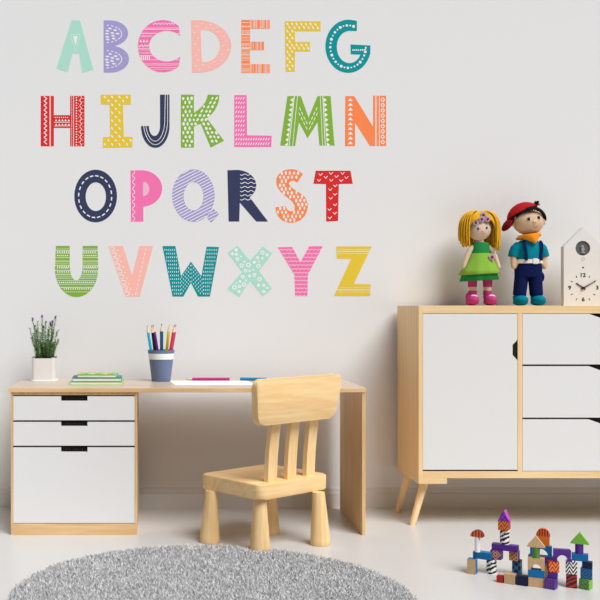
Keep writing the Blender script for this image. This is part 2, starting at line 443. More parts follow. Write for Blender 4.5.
# M
l = Letter(275, 88, 5.217).shape([(65,42),(135,42),(175,155),(222,42),(290,42),(310,300),(232,300),(222,178),(170,262),(125,178),(105,302),(27,300)])
for i in range(10):
    y = 50+26*i; x = 97-3.2*i*1.0; l.quad([(x, y), (x-3, y+24), (x-18, y+12)])
    xr = 252+1.9*i; l.quad([(xr, y), (xr+2, y+24), (xr+19, y+12)])
l.line([(101,42),(73,300)],4).line([(117,42),(92,300)],3).line([(236,42),(248,300)],3).line([(249,42),(262,300)],4)
for dy_, x0, x1 in ((0,125,222),(28,122,224)):
    for a, b in (((x0,98+dy_),(170,192+dy_)), ((176,192+dy_),(x1,98+dy_))):
        ang = math.degrees(math.atan2(b[1]-a[1], b[0]-a[0]))
        for i in range(4): t = (i+.5)/4; l.dash(a[0]+(b[0]-a[0])*t, a[1]+(b[1]-a[1])*t, ang, 18, 4)
l.build('M', *GRN, 'green letter M decal with white sawteeth and a dashed vee')
# N
l = Letter(275, 88, 5.217).shape([(367,42),(413,42),(512,203),(512,40),(580,40),(580,302),(495,302),(418,182),(418,303),(365,303)])
for i in range(10): y = 60+25*i; l.quad([(380,y+8),(406,y+8),(393,y-8)])
l.line([(524,40),(524,302)],3).line([(530,40),(530,302)],2).line([(544,40),(544,302)],3)
for i in range(9):
    y = 62+27.5*i; l.line([(562,y-11),(572,y),(562,y+11),(552,y),(562,y-11)],5)
l.build('N', *ORG, 'orange letter N decal with white triangles and a column of diamonds')
# O
l = Letter(68, 162, 6).shape(ell(166,204,128,158,0,354,60), [ell(167,208,61,86,0,352,40)])
for i in range(20):
    a = 2*PI*i/20+.1; l.dash(163+99*math.cos(a), 208+125*math.sin(a), math.degrees(math.atan2(125*math.cos(a), -99*math.sin(a))), 21, 7)
l.build('O', *NAVY, 'navy letter O decal with a ring of white dashes')
# P
l = Letter(68, 162, 6).shape([(375,50),(440,50)] + ell(440,159,125,110,-88,84,22) + [(452,268),(452,358),(378,358)])
l.wave(50,358,394,7,40,4,vert=True)
for i in range(13):
    y = 124+6.3*i; wd = 38*math.sqrt(max(0.05, 1-((y-162)/43)**2)); l.dash(450+wd/2, y, 0, wd, 3.2)
l.build('P', *PINK, 'pink letter P decal with a white wavy line and striped half moon')
# Q
l = Letter(165, 162, 5.4545).shape(ell(155,183,116,143,0,354,60), [ell(156,187,54,77,0,352,40)])
l.shape([(228,306),(252,332),(295,283),(266,256),(247,275)])
y = -20
while y < 480:
    l.line([(20,y),(310,y-150)],4.4); y += 17.5
l.build('Q', *LAV, 'lavender letter Q decal with diagonal white stripes')
# R
l = Letter(165, 162, 5.4545).shape([(340,45),(400,43)] + ell(388,128,110,85,-80,48,20) + [(562,325),(498,325),(408,222),(405,325),(347,325)])
for i in range(7): l.wave(410,500,69+22.5*i,4,34,3.5)
l.build('R', *NAVY, 'navy letter R decal with white water ripples in the bowl')
# S
l = Letter(268, 162, 6.667).shape(spl([(233,80),(195,55),(150,48),(95,62),(60,100),(57,145),(75,185),(115,225),(160,262),(178,295),(172,320),(152,328),(130,318),(115,293)]) + spl([(48,302),(62,350),(95,388),(150,405),(210,390),(250,350),(265,295),(250,240),(210,205),(160,172),(140,145),(150,128),(175,125),(195,138)]))
l.grid(66,262,75,400,27,26,lambda x, y: l.dot(x, y, random.uniform(6,8.5), random.uniform(11,15), 0, n=8), mar=10, jit=2)
l.build('S', *ORG, 'orange letter S decal with white oval seeds')
# T
l = Letter(268, 162, 6.667).shape([(318,58),(550,58),(565,145),(472,147),(467,393),(388,397),(386,147),(302,145)])
for x, y in ((350,85),(420,77),(497,77),(385,103),(457,98),(523,105),(340,123),(422,123),(488,125),(448,160),(415,185),(447,217),(418,243),(447,287),(410,318),(445,343),(412,373)): l.vee(x, y, 12, 4.5)
l.build('T', *RED, 'red letter T decal scattered with white chevron birds')
# U
l = Letter(50, 238, 5.4545).shape([(32,43),(108,43)] + ell(143,150,35,82,180,0,18) + [(178,43),(260,43)] + ell(145,170,118,152,0,180,30))
def comb(y, st=12):
    x = 30
    while x < 262:
        if l.inside(l.c((x-4,y+8))) and l.inside(l.c((x+4,y-2))): l.dash(x, y+3, 90, 13, 5)
        x += st
    l.line([(20,y-3),(270,y-3)], 4)
comb(72); comb(152); comb(180); comb(272)
for y in (96,163,242): l.dots(30,262,y,11,4)
for y, w in ((60,2),(83,2),(107,2.5),(126,3.5),(137,2),(198,3),(208,2),(219,2.5),(232,2),(252,2.5),(294,2)): l.line([(20,y),(270,y)], w)
l.build('U', *GRN, 'green letter U decal with white knit bands')
# V
l = Letter(50, 238, 5.4545).shape([(318,43),(398,43),(448,205),(488,43),(563,43),(490,320),(413,322)])
for i in range(9):
    x, y = 338+10.2*i, 60+30.3*i
    l.line(ell(x,y,13,11,-150,110,10),6); l.dot(x+31,y+8,4)
for i in range(11): l.dash(522-5.4*i, 62+24*i, 102, 15, 4)
l.build('V', *SALM, 'pale salmon letter V decal with white lace scallops on one arm')
# W
l = Letter(155, 238, 5).shape([(37,40),(102,40),(130,190),(180,118),(232,190),(258,43),(320,45),(275,293),(215,293),(180,225),(142,293),(88,293)])
for r in range(13):
    y = 60+18.2*r
    for i in range(40):
        x = 40+9.6*i
        if 128 < x < 236 and y > 100: continue
        if all(l.inside(l.c((x+a,y+b))) for a, b in ((5,0),(-5,0),(0,7),(0,-7))): l.dash(x, y, 90, 8, 2.8)
for k in range(5):
    for i in range(14):
        for sgn in (-1, 1):
            x = 180+sgn*(4+8.5*i); y = 134+20*k+abs(x-180)*1.38-2
            if 126 < x < 238 and all(l.inside(l.c((x+a,y+b))) for a, b in ((4,0),(-4,0),(0,7),(0,-7))): l.dash(x, y, 90, 7.5, 2.5)
l.build('W', *TEAL, 'teal letter W decal with rows of fine white stitches')
# X
l = Letter(155, 238, 5).shape([(412,38),(475,113),(540,42),(587,77),(520,165),(585,253),(538,293),(475,215),(420,297),(360,255),(435,170),(362,73)])
for x, y, r in ((412,105,10),(433,138,11),(467,135,12),(537,73,11),(517,140,11),(452,163,9),(438,193,10),(397,247,12),(422,242,9),(445,233,11),(497,185,10),(523,205,11),(543,268,9),(473,190,8)): l.ring(x,y,r,6)
for x, y, r in ((405,60,9),(387,80,8),(407,82,8),(447,118,6),(560,85,8),(512,98,8),(537,102,6),(497,122,8),(520,118,5),(430,92,5),(473,165,6),(492,160,5),(425,217,7),(455,212,5),(420,268,8),(517,237,8),(543,237,8),(560,250,6),(408,226,4)): l.dot(x,y,r)
l.build('X', *MINT, 'mint green letter X decal with white rings and spots')
# Y
l = Letter(272, 238, 5.714).shape([(32,53),(115,50),(162,138),(213,47),(290,47),(205,210),(203,332),(132,332),(128,210)])
for r in range(13):
    y = 74+22*r
    for i in range(14):
        x = 30+(11 if r % 2 else 0)+22*i; l.line(ell(x,y,11,9,180,360,8),2.8)
l.build('Y', *PINK, 'pink letter Y decal with white fish scale scallops')
# Z
l = Letter(272, 238, 5.714).shape([(367,48),(570,48),(467,262),(565,265),(560,332),(353,332),(452,120),(370,118)])
for y in (66,89,283,309): l.dots(374,560,y,13,3)
l.wave(368,566,77,2.5,13,3.5).wave(366,562,296,2.5,13,3.5)
l.build('Z', *YEL, 'yellow letter Z decal with white stitched bands, last of the alphabet')

# ------------------------------------------------------------------ desk
DF = 3.928; DT = Z(388, DF)      # front depth, desktop height
DB = 4.40
desk = empty('desk', (X(187, DF), 4.16, 0), 'birch desk with long pale top and one open side panel, behind the child chair', 'desk')
tz0 = Z(392.4, DF)
bm = BM(); box(bm, X(8, DF), X(366, DF), DF, DB, tz0, DT, 0, 0.0015)
for f in bm.faces:
    if f.calc_center_median().z > DT - 1e-4: f.material_index = 1
mk('desktop', bm, [M_DESK, M_TOP], desk)
bm = BM(); box(bm, X(362.2, DF), X(365.8, DF), DF + 0.004, DB, 0, tz0, 0, 0.001)
mk('side_panel', bm, M_DESKZ, desk)
# drawer cabinet
DC = 3.936
cx0, cx1 = X(10.9, DC), X(137.1, DC); tk = X(13.1, DC) - X(10.9, DC)
cab = empty('drawer_cabinet', ((cx0+cx1)/2, 4.16, 0), 'white fronted birch drawer cabinet under the left end of the desk', 'cabinet')
ctop = tz0 - 0.0002
zt = Z(395, DC); zb = Z(523.2, DC)
bm = BM()
box(bm, cx0, cx0+tk, DC, 4.39, 0, ctop); box(bm, cx1-tk, cx1, DC, 4.39, 0, ctop)
box(bm, cx0+tk, cx1-tk, DC, 4.39, zt, ctop); box(bm, cx0+tk, cx1-tk, 4.37, 4.39, 0, zt)
box(bm, cx0+tk, cx1-tk, DC+.02, 4.37, zb-0.016, zb-0.002)
mk('carcass', bm, M_DESKZ, cab)
bm = BM(); box(bm, cx0+tk*0.2, cx1-tk*0.2, DC-0.001, DC+0.016, 0, zb-0.001)
mk('plinth', bm, M_DESK, cab)
for (ya, yb, ys) in ((396.2, 420.2, 400.9), (422.0, 445.6, 426.2), (447.4, 522.9, 452.0)):
    z1, z0, zs = Z(ya, DC), Z(yb, DC), Z(ys, DC); xa, xb = cx0+tk+.001, cx1-tk-.001; ha, hb = X(61, DC), X(87.5, DC)
    bm = BM(); prism(bm, [(xa,z0),(xb,z0),(xb,z1),(hb,z1),(hb,zs),(ha,zs),(ha,z1),(xa,z1)], DC-0.001, DC+0.016)
    box(bm, xa+.008, xb-.008, DC+.0165, 4.3, z0+.004, zs-.006)
    d = mk('drawer', bm, M_WHITE, cab)
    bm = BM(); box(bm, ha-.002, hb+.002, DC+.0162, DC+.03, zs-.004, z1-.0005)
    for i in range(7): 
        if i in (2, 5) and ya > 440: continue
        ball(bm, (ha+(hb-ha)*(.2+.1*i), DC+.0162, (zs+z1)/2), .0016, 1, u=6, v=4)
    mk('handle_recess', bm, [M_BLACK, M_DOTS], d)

# ------------------------------------------------------------------ sideboard
SF = 4.085; SB = 4.445; ST = Z(305.7, SF)
sx0, sx1 = X(418.6, SF), X(804, SF); th = X(422.9, SF) - sx0
sb = empty('sideboard', ((sx0+sx1)/2, 4.27, 0), 'birch sideboard with white door and drawers on splayed legs', 'sideboard')
zi1 = Z(313.4, SF); zi0 = Z(471.4, SF); zb0 = Z(478.3, SF); zr = Z(484, SF)
bm = BM()
box(bm, sx0, sx0+th, SF, SB, zb0, ST, 0, .001); box(bm, sx1-th, sx1, SF, SB, zb0, ST, 0, .001)
box(bm, sx0+th, sx1-th, SF+.012, SB, zb0, zi0-.0005, 1)
box(bm, X(517.8, SF), X(522.3, SF), SF+.0005, SB, zi0, zi1, 0); box(bm, X(701.7, SF), X(706.2, SF), SF+.0005, SB, zi0, zi1, 0)
box(bm, sx0+th, sx1-th, SB-.012, SB, zi0, zi1, 1)
mk('carcass', bm, [M_BIRCH_Z, M_BIRCH_X], sb)
bm = BM(); box(bm, sx0+th, sx1-th, SF, SB, zi1, ST, 0, .001); mk('top_panel', bm, M_BIRCH_X, sb)
bm = BM(); box(bm, sx0+th, sx1-th, SF, SF+.0118, zb0, zi0, 0, .0008); mk('bottom_rail', bm, M_BIRCH_X, sb)
for a, b in ((sx0, X(447, SF)), (sx1-(X(447, SF)-sx0), sx1)):
    bm = BM(); box(bm, a, b, SF, SB, zr, zb0-.0002, 0, .001); mk('leg_rail', bm, M_BIRCH_X, sb)
# doors
def door(xa, xb, notch_right):
    z0, z1 = Z(469.8, SF), Z(313.8, SF)
    n = [(0, Z(360.3, SF)), (-.020, Z(355, SF)), (-.020, Z(344.9, SF)), (0, Z(339.7, SF))]
    if notch_right: pts = [(xa,z0),(xb,z0)] + [(xb+a, z) for a, z in n] + [(xb,z1),(xa,z1)]
    else: pts = [(xa,z0),(xb,z0),(xb,z1),(xa,z1)] + [(xa-a, z) for a, z in n[::-1]]
    bm = BM(); prism(bm, pts, SF+.001, SF+.018)
    d = mk('door', bm, M_WHITE, sb)
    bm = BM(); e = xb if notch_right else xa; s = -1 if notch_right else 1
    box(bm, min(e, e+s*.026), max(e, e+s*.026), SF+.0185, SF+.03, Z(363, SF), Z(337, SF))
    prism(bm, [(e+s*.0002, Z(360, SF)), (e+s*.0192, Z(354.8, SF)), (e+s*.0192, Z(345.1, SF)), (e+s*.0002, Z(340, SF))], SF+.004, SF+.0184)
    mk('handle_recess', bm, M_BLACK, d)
door(X(423.2, SF), X(517.5, SF), True); door(X(706.5, SF), X(799.5, SF), False)
for ya, yb in ((313.8, 364.4), (366.2, 417.6), (419.4, 470.9)):
    xa, xb = X(522.7, SF), X(701.4, SF); z1, z0 = Z(ya, SF), Z(yb, SF)
    pts = [(xa,z0),(xb,z0),(xb,z1),(X(635, SF),z1),(X(626, SF),Z(ya+4.6, SF)),(X(602, SF),Z(ya+4.6, SF)),(X(589, SF),z1),(xa,z1)]
    bm = BM(); prism(bm, pts, SF+.001, SF+.018)
    box(bm, xa+.006, xb-.006, SF+.0185, SB-.02, z0+.006, z1-.035)
    d = mk('drawer', bm, M_WHITE, sb)
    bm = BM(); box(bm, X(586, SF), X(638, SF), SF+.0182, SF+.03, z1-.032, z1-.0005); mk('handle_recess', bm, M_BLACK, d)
# black strips behind the fronts, painted shade for the gaps between them
bm = BM(); box(bm, X(423, SF)+.0005, X(517.5, SF), SF+.019, SF+.024, zi0, Z(469, SF)); 
for y in (365.3, 418.5): box(bm, X(522.6, SF), X(701.4, SF), SF+.0135, SF+.0184, Z(y+.85, SF), Z(y-.85, SF))
mk('gap_shade', bm, M_BLACK, sb)
# legs
mid = (sx0+sx1)/2
for sx in (1, -1):
    for (tx, ty, bx, by) in ((1.139-mid, 4.150, 1.076-mid, 4.112), (1.123-mid, 4.345, 1.0805-mid, 4.372)):
        bm = BM(); t = Vector((mid+tx*sx, ty, zr-.001)); b = Vector((mid+bx*sx, by, .0))
        d = (t-b).normalized()
        tube(bm, [b+Vector((0,0,.0)), b+d*.01, t], [.0112, .0125, .0185], 20)
        for v in bm.verts:
            if v.co.z < .006: v.co.z = 0.0
            if v.co.z > zr-.012: v.co.z = zr-.0002
        mk('leg', bm, M_BIRCH_Z, sb, autos=40)

# ------------------------------------------------------------------ child chair
ang = math.radians(39.5)
CL = Vector((.386, 3.606, 0))
chair = empty('child_chair', CL, 'small pine child chair with three back slats, turned to the desk', 'chair', rz=ang)
CI = Matrix.Rotation(-ang, 4, 'Z')
def cw(x, y, z=0.0): return CI @ (Vector((x, y, z)) - CL)      # world -> chair-local
W_, D_ = .386, .33; zs0, zs1 = .202, .2585
def rrect(x0, x1, y0, y1, r, n=6):
    o = []
    for cx, cy, a in ((x1-r, y0+r, -90), (x1-r, y1-r, 0), (x0+r, y1-r, 90), (x0+r, y0+r, 180)): o += ell(cx, cy, r, r, a, a+90, n)
    return o
def slab(pts, z0, z1, mats, name, bev=.006, xf=None, parent=chair):
    bm = BM(); prism(bm, pts, z0, z1, plane='XY')
    es = [e for e in bm.edges if abs(e.verts[0].co.z - e.verts[1].co.z) < 1e-6]
    bmesh.ops.bevel(bm, geom=es, offset=bev, segments=3, affect='EDGES', profile=.5)
    if xf: xf(bm)
    return mk(name, bm, mats, parent, local=True, autos=35)
slab(rrect(0, W_, 0, D_, .03), zs0, zs1, M_PINE, 'seat')
for wx_, wy_, zl in ((.213, 3.815, 0), (.391, 3.660, .0035), (.636, 3.778, 0), (.464, 3.962, 0)):
    p = cw(wx_, wy_); q = Vector((W_/2, D_/2, 0)); tp = p + (q-p)*.03
    bm = BM(); tube(bm, [(p.x, p.y, zl), (p.x, p.y, zl+.004), (p.x, p.y, zl+.02), (tp.x, tp.y, zs0-.0002)], [.036, .0385, .0385, .0235], 28)
    for v in bm.verts:
        if v.co.z > zs0-.01: v.co.z = zs0-.0002
        if v.co.z < zl+.002: v.co.z = zl
    mk('leg', bm, M_PINEZ, chair, local=True, autos=40)
# slats (curved back) and backrest
def lean(t): return .036 - .004*t - .022*t*t       # depth of slat centre along its height 0..1
zp0, zp1 = .476, .652
for u in (.092, .198, .305):
    bm = BM(); n = 10; R = []
    for i in range(n+1):
        t = i/n; z = zs1 - .003 + (zp0 + .03 - zs1)*t; y = lean(t); w = .0245 - .001*t; dd = .0105
        R.append([bm.verts.new((u+a, y+b, z)) for a, b in ((-w,-dd),(w,-dd),(w,dd),(-w,dd))])
    for i in range(n):
        for k in range(4): bm.faces.new([R[i][k], R[i][(k+1)%4], R[i+1][(k+1)%4], R[i+1][k]])
    bm.faces.new(R[0][::-1]); bm.faces.new(R[-1])
    bmesh.ops.bevel(bm, geom=[e for e in bm.edges if abs(e.verts[0].co.z-e.verts[1].co.z) > .005], offset=.003, segments=2, affect='EDGES')
    mk('back_slat', bm, M_PINEZ, chair, local=True, autos=35)
uc = .187
def rpoly(pts, r, n=6):
    out = []
    for i, p in enumerate(pts):
        a = Vector(pts[i-1]); b = Vector(p); c = Vector(pts[(i+1) % len(pts)])
        d1 = (a-b).normalized(); d2 = (c-b).normalized()
        p1 = b + d1*r; p2 = b + d2*r
        for k in range(n+1):
            t = k/n; out.append(tuple(p1*(1-t)**2 + b*2*t*(1-t) + p2*t*t))
    return out
def backxf(bm):
    for v in bm.verts:      # slab built flat in XY: x -> u, y -> height, z -> thickness
        u, h, t = v.co
        tt = (h - zp0)/(zp1-zp0); arch = .010*(1-((u-uc)/.22)**2)*max(0, tt)
        v.co = Vector((u, -.030 - .016*tt + t + .02*((u-uc)/.2)**2*0, h + arch*.6))
slab(rpoly([(uc-.226, zp0+.006), (uc+.196, zp0+.006), (uc+.226, zp1), (uc-.250, zp1)], .032), 0, .030, M_PINE, 'backrest', .005, backxf)

# ------------------------------------------------------------------ rug
import numpy as np
rng = np.random.default_rng(3)
RC = Vector((.176, 3.080, 0)); RR = .632
leg = Vector((.391, 3.660))
def rug():
    N = 62000
    r = RR*np.sqrt(rng.random(N)); th_ = rng.random(N)*2*PI
    x = r*np.cos(th_); y = r*np.sin(th_)
    keep = np.hypot(x+RC.x-leg.x, y+RC.y-leg.y) > .043
    x, y = x[keep], y[keep]; n = len(x)
    h = .013 + .010*rng.random(n); ta = rng.random(n)*2*PI; tl = .003+.009*rng.random(n); w = .0013+.0012*rng.random(n)
    dx, dy = np.cos(ta)*tl, np.sin(ta)*tl; cb = rng.normal(0, .004, (2, n))
    V = np.zeros((n, 7, 3), np.float32)
    for k in range(3):
        a = ta + 2*PI*k/3
        V[:, k] = np.stack([x+np.cos(a)*w, y+np.sin(a)*w, np.full(n, .002)], 1)
        V[:, 3+k] = np.stack([x+dx*.35+cb[0]*.5+np.cos(a)*w*1.15, y+dy*.35+cb[1]*.5+np.sin(a)*w*1.15, h*.65], 1)
    V[:, 6] = np.stack([x+dx+cb[0], y+dy+cb[1], h], 1)
    # keep pile low beside the chair leg
    base = np.arange(n)[:, None]*7
    quads = np.array([[0,1,4,3],[1,2,5,4],[2,0,3,5]]); tris = np.array([[3,4,6],[4,5,6],[5,3,6]])
    Fq = (base[:, :, None] + quads[None]).reshape(-1, 4); Ft = (base[:, :, None] + tris[None]).reshape(-1, 3)
    verts = V.reshape(-1, 3); nv = len(verts)
    # backing disc
    m = 96; ring0 = [(RR*math.cos(2*PI*i/m), RR*math.sin(2*PI*i/m), 0) for i in range(m)]; ring1 = [(a, b, .003) for a, b, _ in ring0]
    allv = np.concatenate([verts, np.array(ring0+ring1, np.float32)])
    faces = list(map(tuple, Fq.tolist())) + list(map(tuple, Ft.tolist()))
    faces += [tuple(range(nv, nv+m))[::-1], tuple(range(nv+m, nv+2*m))] + [(nv+i, nv+(i+1)%m, nv+m+(i+1)%m, nv+m+i) for i in range(m)]
    me = bpy.data.meshes.new('rug'); me.from_pydata(allv.tolist(), [], faces)
    mt = bpy.data.materials.new('grey_shag'); mt.use_nodes = True; nt = mt.node_tree; b = nt.nodes['Principled BSDF']
    b.inputs['Roughness'].default_value = .9; b.inputs['Specular IOR Level'].default_value = .1
    g = nt.nodes.new('ShaderNodeNewGeometry'); rp = nt.nodes.new('ShaderNodeValToRGB')
    rp.color_ramp.elements[0].color = rgb((172, 172, 174)); rp.color_ramp.elements[1].color = rgb((224, 224, 225))
    nt.links.new(g.outputs['Random Per Island'], rp.inputs[0]); nt.links.new(rp.outputs[0], b.inputs['Base Color'])
    me.materials.append(mt)
    o = bpy.data.objects.new('round_rug', me); COL.objects.link(o); o.location = RC
    tag(o, 'round grey shaggy rug on the pale floor in front of the desk', 'rug')
rug()

# ------------------------------------------------------------------ things on the desk
DZ = DT + .0002
# lavender pot
pD = 4.262; pc = Vector((X(43.2, pD), pD+.053, DZ))
pot = empty('potted_lavender', pc, 'white square pot of purple tipped lavender on the left of the desk', 'plant')
hw = .0515
bm = BM(); prism(bm, rrect(-hw, hw, -hw, hw, .016), 0, .104, plane='XY')
top = [f for f in bm.faces if f.calc_center_median().z > .1035]
r = bmesh.ops.inset_region(bm, faces=top, thickness=.004)
top = [f for f in bm.faces if f.calc_center_median().z > .1035 and abs(f.normal.z) > .9 and f.calc_area() > .005]
for f in top:
    for v in f.verts: v.co.z -= .004
bmesh.ops.bevel(bm, geom=[e for e in bm.edges if e.verts[0].co.z < 1e-5 and e.verts[1].co.z < 1e-5], offset=.006, segments=3, affect='EDGES')
mk('pot', bm, mat('white_ceramic', (232, 229, 226), .35, .4), pot, local=True, autos=35)
bm = BM(); prism(bm, rrect(-hw+.005, hw-.005, -hw+.005, hw-.005, .012), .0995, .1030, plane='XY')
mk('soil', bm, mat('soil', (92, 84, 66), .95, bump=.6, bscale=400), pot, local=True)
bm = BM(); tips = []
k_ = pD/F
targets = [(32.6,319.3),(41.3,316.5),(56,317),(50,323),(46.3,322.4),(53,321.5),(34.5,326.5),(43,327),(51.5,325),(30,329),(58.5,330),(37.5,322),(48,330),(40,333),(31.5,338),(57.5,340),(54,331),(36,330),(45,336),(50,341),(38,343),(33,334)]
def leafy(pts, dens):
    for i in range(dens):
        t = (i+1)/dens; s = t*(len(pts)-1); a = min(int(s), len(pts)-2); p = pts[a].lerp(pts[a+1], s-a)
        for _ in range(4):
            an = random.uniform(0, 2*PI); L = random.uniform(.012, .022)*(1-.3*t)
            d = Vector((math.cos(an), math.sin(an), random.uniform(.2, 1.1))).normalized()
            sd = d.cross(Vector((0, 0, 1))).normalized()*.0019
            q = p + d*L; m = p + d*L*.5
            a_, b_, c_, e_ = (bm.verts.new(v) for v in (p, m+sd, q, m-sd))
            f = bm.faces.new([a_, b_, c_, e_]); f.material_index = random.choice((0, 0, 1))
for i, (tx, ty) in enumerate(targets):
    ex = (tx-44.2)*k_; ez = .104 + (357.3-ty)*k_
    ey = random.uniform(-.03, .03); sx_ = max(-.035, min(.035, ex*.45)) + random.uniform(-.008, .008)
    pts = [Vector((sx_, ey*.5, .094)), Vector((sx_+(ex-sx_)*.35, ey*.7, .094+(ez-.094)*.4)), Vector((sx_+(ex-sx_)*.72+random.uniform(-.004,.004), ey*.9, .094+(ez-.094)*.72)), Vector((ex, ey, ez))]
    tube(bm, pts, [.0016, .0013, .001, .0007], 5, 2)
    leafy(pts, 28)
    if i < 9: tips.append(pts[-1])
for _ in range(16):
    a = random.uniform(-.036, .036); b = random.uniform(-.03, .03)
    pts = [Vector((a, b, .094)), Vector((a*1.15, b*1.1, .13)), Vector((a*1.3, b*1.2, .165))]
    tube(bm, pts, [.0014, .001, .0006], 5, 2); leafy(pts, 18)
mk('foliage', bm, [mat('lavender_leaf', (122, 162, 98), .7), mat('lavender_leaf_light', (178, 202, 156), .7), mat('lavender_stem', (92, 122, 72), .7)], pot, local=True)
for t in tips:
    bm = BM()
    for _ in range(7): ball(bm, t + Vector((random.uniform(-.002,.002), random.uniform(-.002,.002), random.uniform(-.004,.006))), random.uniform(.0026,.0042), u=7, v=5)
    mk('flower', bm, mat('lavender_flower', (140, 62, 168), .7), pot, local=True)

# books
def book(x0, x1, y0, y1, z0, z1, rz, cov, label, page=(246, 244, 238), art=None):
    c = Vector(((x0+x1)/2, (y0+y1)/2, z0)); w, d, h = (x1-x0)/2, (y1-y0)/2, z1-z0
    b = empty('book', c, label, 'book', 'books stacked on the desk', rz=rz)
    bm = BM(); t = .0022
    box(bm, -w, w, -d, d, 0, t, 0, .0006); box(bm, -w, w, -d, d, h-t, h, 0, .0006); box(bm, -w, w, d-t, d, t, h-t, 0)
    mats = [cov]
    if art:
        mats += art; 
        for i in range(12):
            a = -w + 2*w*i/12; box(bm, a+.002, a+2*w/12-.001, -d+.006+random.uniform(0,.02), d-.01-random.uniform(0,.03), h, h+.0004, 1+i % len(art))
    mk('cover', bm, mats, b, local=True)
    bm = BM(); box(bm, -w+.003, w-.003, -d+.0025, d-t, t, h-t)
    mk('pages', bm, mat('book_pages', page, .8), b, local=True)
bD = 4.075; s_ = bD/F
zb_ = DZ
book(X(69.6, bD), X(122.6, bD), bD, bD+.17, zb_, zb_+.0138, 0, mat('book_green', (150, 205, 88), .4), 'bottom book of the stack, lime green cover and cream pages')
book(X(71.2, bD), X(121.3, bD), bD+.006, bD+.165, zb_+.014, zb_+.029, .03, mat('book_teal', (20, 120, 140), .4), 'middle book of the stack, dark teal cover and bluish pages', (236, 244, 248), [mat('book_navy', (44, 60, 96), .4), mat('book_teal2', (0, 138, 150), .4)])
book(X(77, bD), X(116.5, bD), bD+.010, bD+.13, zb_+.0296, zb_+.043, -.02, mat('book_leaf', (108, 184, 96), .4), 'top book of the stack, green cover with yellow and orange picture', (240, 250, 244), [mat('art_yellow', (232, 212, 40), .5), mat('art_orange', (226, 160, 48), .5), mat('art_green', (90, 190, 120), .5), mat('art_lime', (170, 205, 60), .5)])

# pencils
def pencil_parts(th_, barrel, lead, L=.17, r=.0042):
    """pencil along local +Z, tip up"""
    bm = BM(); tube(bm, [(0,0,0),(0,0,L*.86)], r, 6); mk('barrel', bm, barrel, th_, local=True)
    bm = BM(); tube(bm, [(0,0,L*.86),(0,0,L*.965)], [r*.98, r*.4], 10); mk('wooden_tip', bm, mat('pencil_wood', (235, 208, 170), .6), th_, local=True, autos=40)
    bm = BM(); tube(bm, [(0,0,L*.965),(0,0,L)], [r*.4, r*.08], 8); mk('lead', bm, lead, th_, local=True)
# cup
cD = 4.235; cupc = Vector((X(161.2, cD+.0), cD+.048, DZ)); cs = (cD+.0)/F
cup = empty('pencil_cup', cupc, 'blue grey tapered pencil cup with a white band, on the desk', 'cup')
CH = Z(350.2, cD+.02) - DZ
rb, rt = .0412, .0575
def cr(z): return rb + (rt-rb)*z/CH
bm = BM()
lathe(bm, [(0,0,.001,rb-.003,rb-.003),(0,0,0,rb-.001,rb-.001),(0,0,.002,rb,rb),(0,0,CH-.014,cr(CH-.014),cr(CH-.014)),(0,0,CH-.014,cr(CH-.014)+.0015,cr(CH-.014)+.0015),(0,0,CH,rt+.0015,rt+.0015),(0,0,CH,rt-.003,rt-.003),(0,0,.006,rb-.004,rb-.004)], 48)
mk('cup_body', bm, mat('cup_blue', (108, 124, 158), .55), cup, local=True, autos=30)
bm = BM(); z0, z1 = CH-.040, CH-.0145
lathe(bm, [(0,0,z0,cr(z0)+.0004,cr(z0)+.0004),(0,0,z0,cr(z0)+.0013,cr(z0)+.0013),(0,0,z1,cr(z1)+.0013,cr(z1)+.0013),(0,0,z1,cr(z1)+.0004,cr(z1)+.0004)], 48, cap=False)
bw = mk('band', bm, mat('band_white', (246, 246, 246), .6), cup, local=True, autos=30); bw['label'] = 'white band round the cup'
cols = {'cyan': (28, 182, 218), 'black': (22, 18, 18), 'purple': (142, 44, 170), 'navy': (20, 84, 124), 'yellow': (232, 214, 30), 'red': (226, 52, 52), 'violet': (168, 60, 160), 'orange': (224, 150, 40)}
# name, tip px, tip py, rim px, depth offset
pens = [('cyan', 147.0, 325.0, 150.8, -.016), ('black', 151.8, 325.2, 154.6, -.004), ('purple', 153.2, 324.3, 157.3, .016), ('navy', 161.6, 323.6, 161.6, -.02),
        ('yellow', 169.4, 324.3, 166.8, .012), ('red', 174.6, 324.8, 170.5, -.016), ('violet', 176.0, 324.3, 171.6, .008)]
labs = {'cyan': 'cyan pencil leaning left in the pencil cup', 'black': 'black pencil between cyan and purple in the pencil cup', 'purple': 'purple pencil behind the black one in the pencil cup',
        'navy': 'dark blue pencil standing upright mid pencil cup', 'yellow': 'yellow pencil in the pencil cup, left of the red', 'red': 'red pencil leaning right in the pencil cup', 'violet': 'violet pencil half hidden behind the red pencil in the cup'}
for nm, tx, ty, rx_, dy_ in pens:
    yy = cupc.y + dy_
    tip = P(tx, ty, yy); rim = Vector((X(rx_, yy), yy, DZ+CH))
    d = (tip-rim).normalized(); tgt = DZ + .0075
    base = rim + d*((tgt + .004 - rim.z)/d.z)
    # keep the foot inside the cup
    off = Vector((base.x-cupc.x, base.y-cupc.y)); mr = .029
    if off.length > mr: off = off.normalized()*mr; base = Vector((cupc.x+off.x, cupc.y+off.y, base.z))
    d = (tip-base); L = d.length
    o = empty('colouring_pencil', base, labs[nm], 'pencil', 'pencils in the cup')
    o.rotation_euler = d.to_track_quat('Z', 'Y').to_euler()
    pencil_parts(o, mat('paint_'+nm, cols[nm], .4, .4), mat('lead_'+nm, [c*.9 for c in cols[nm]], .6), L, .0072)
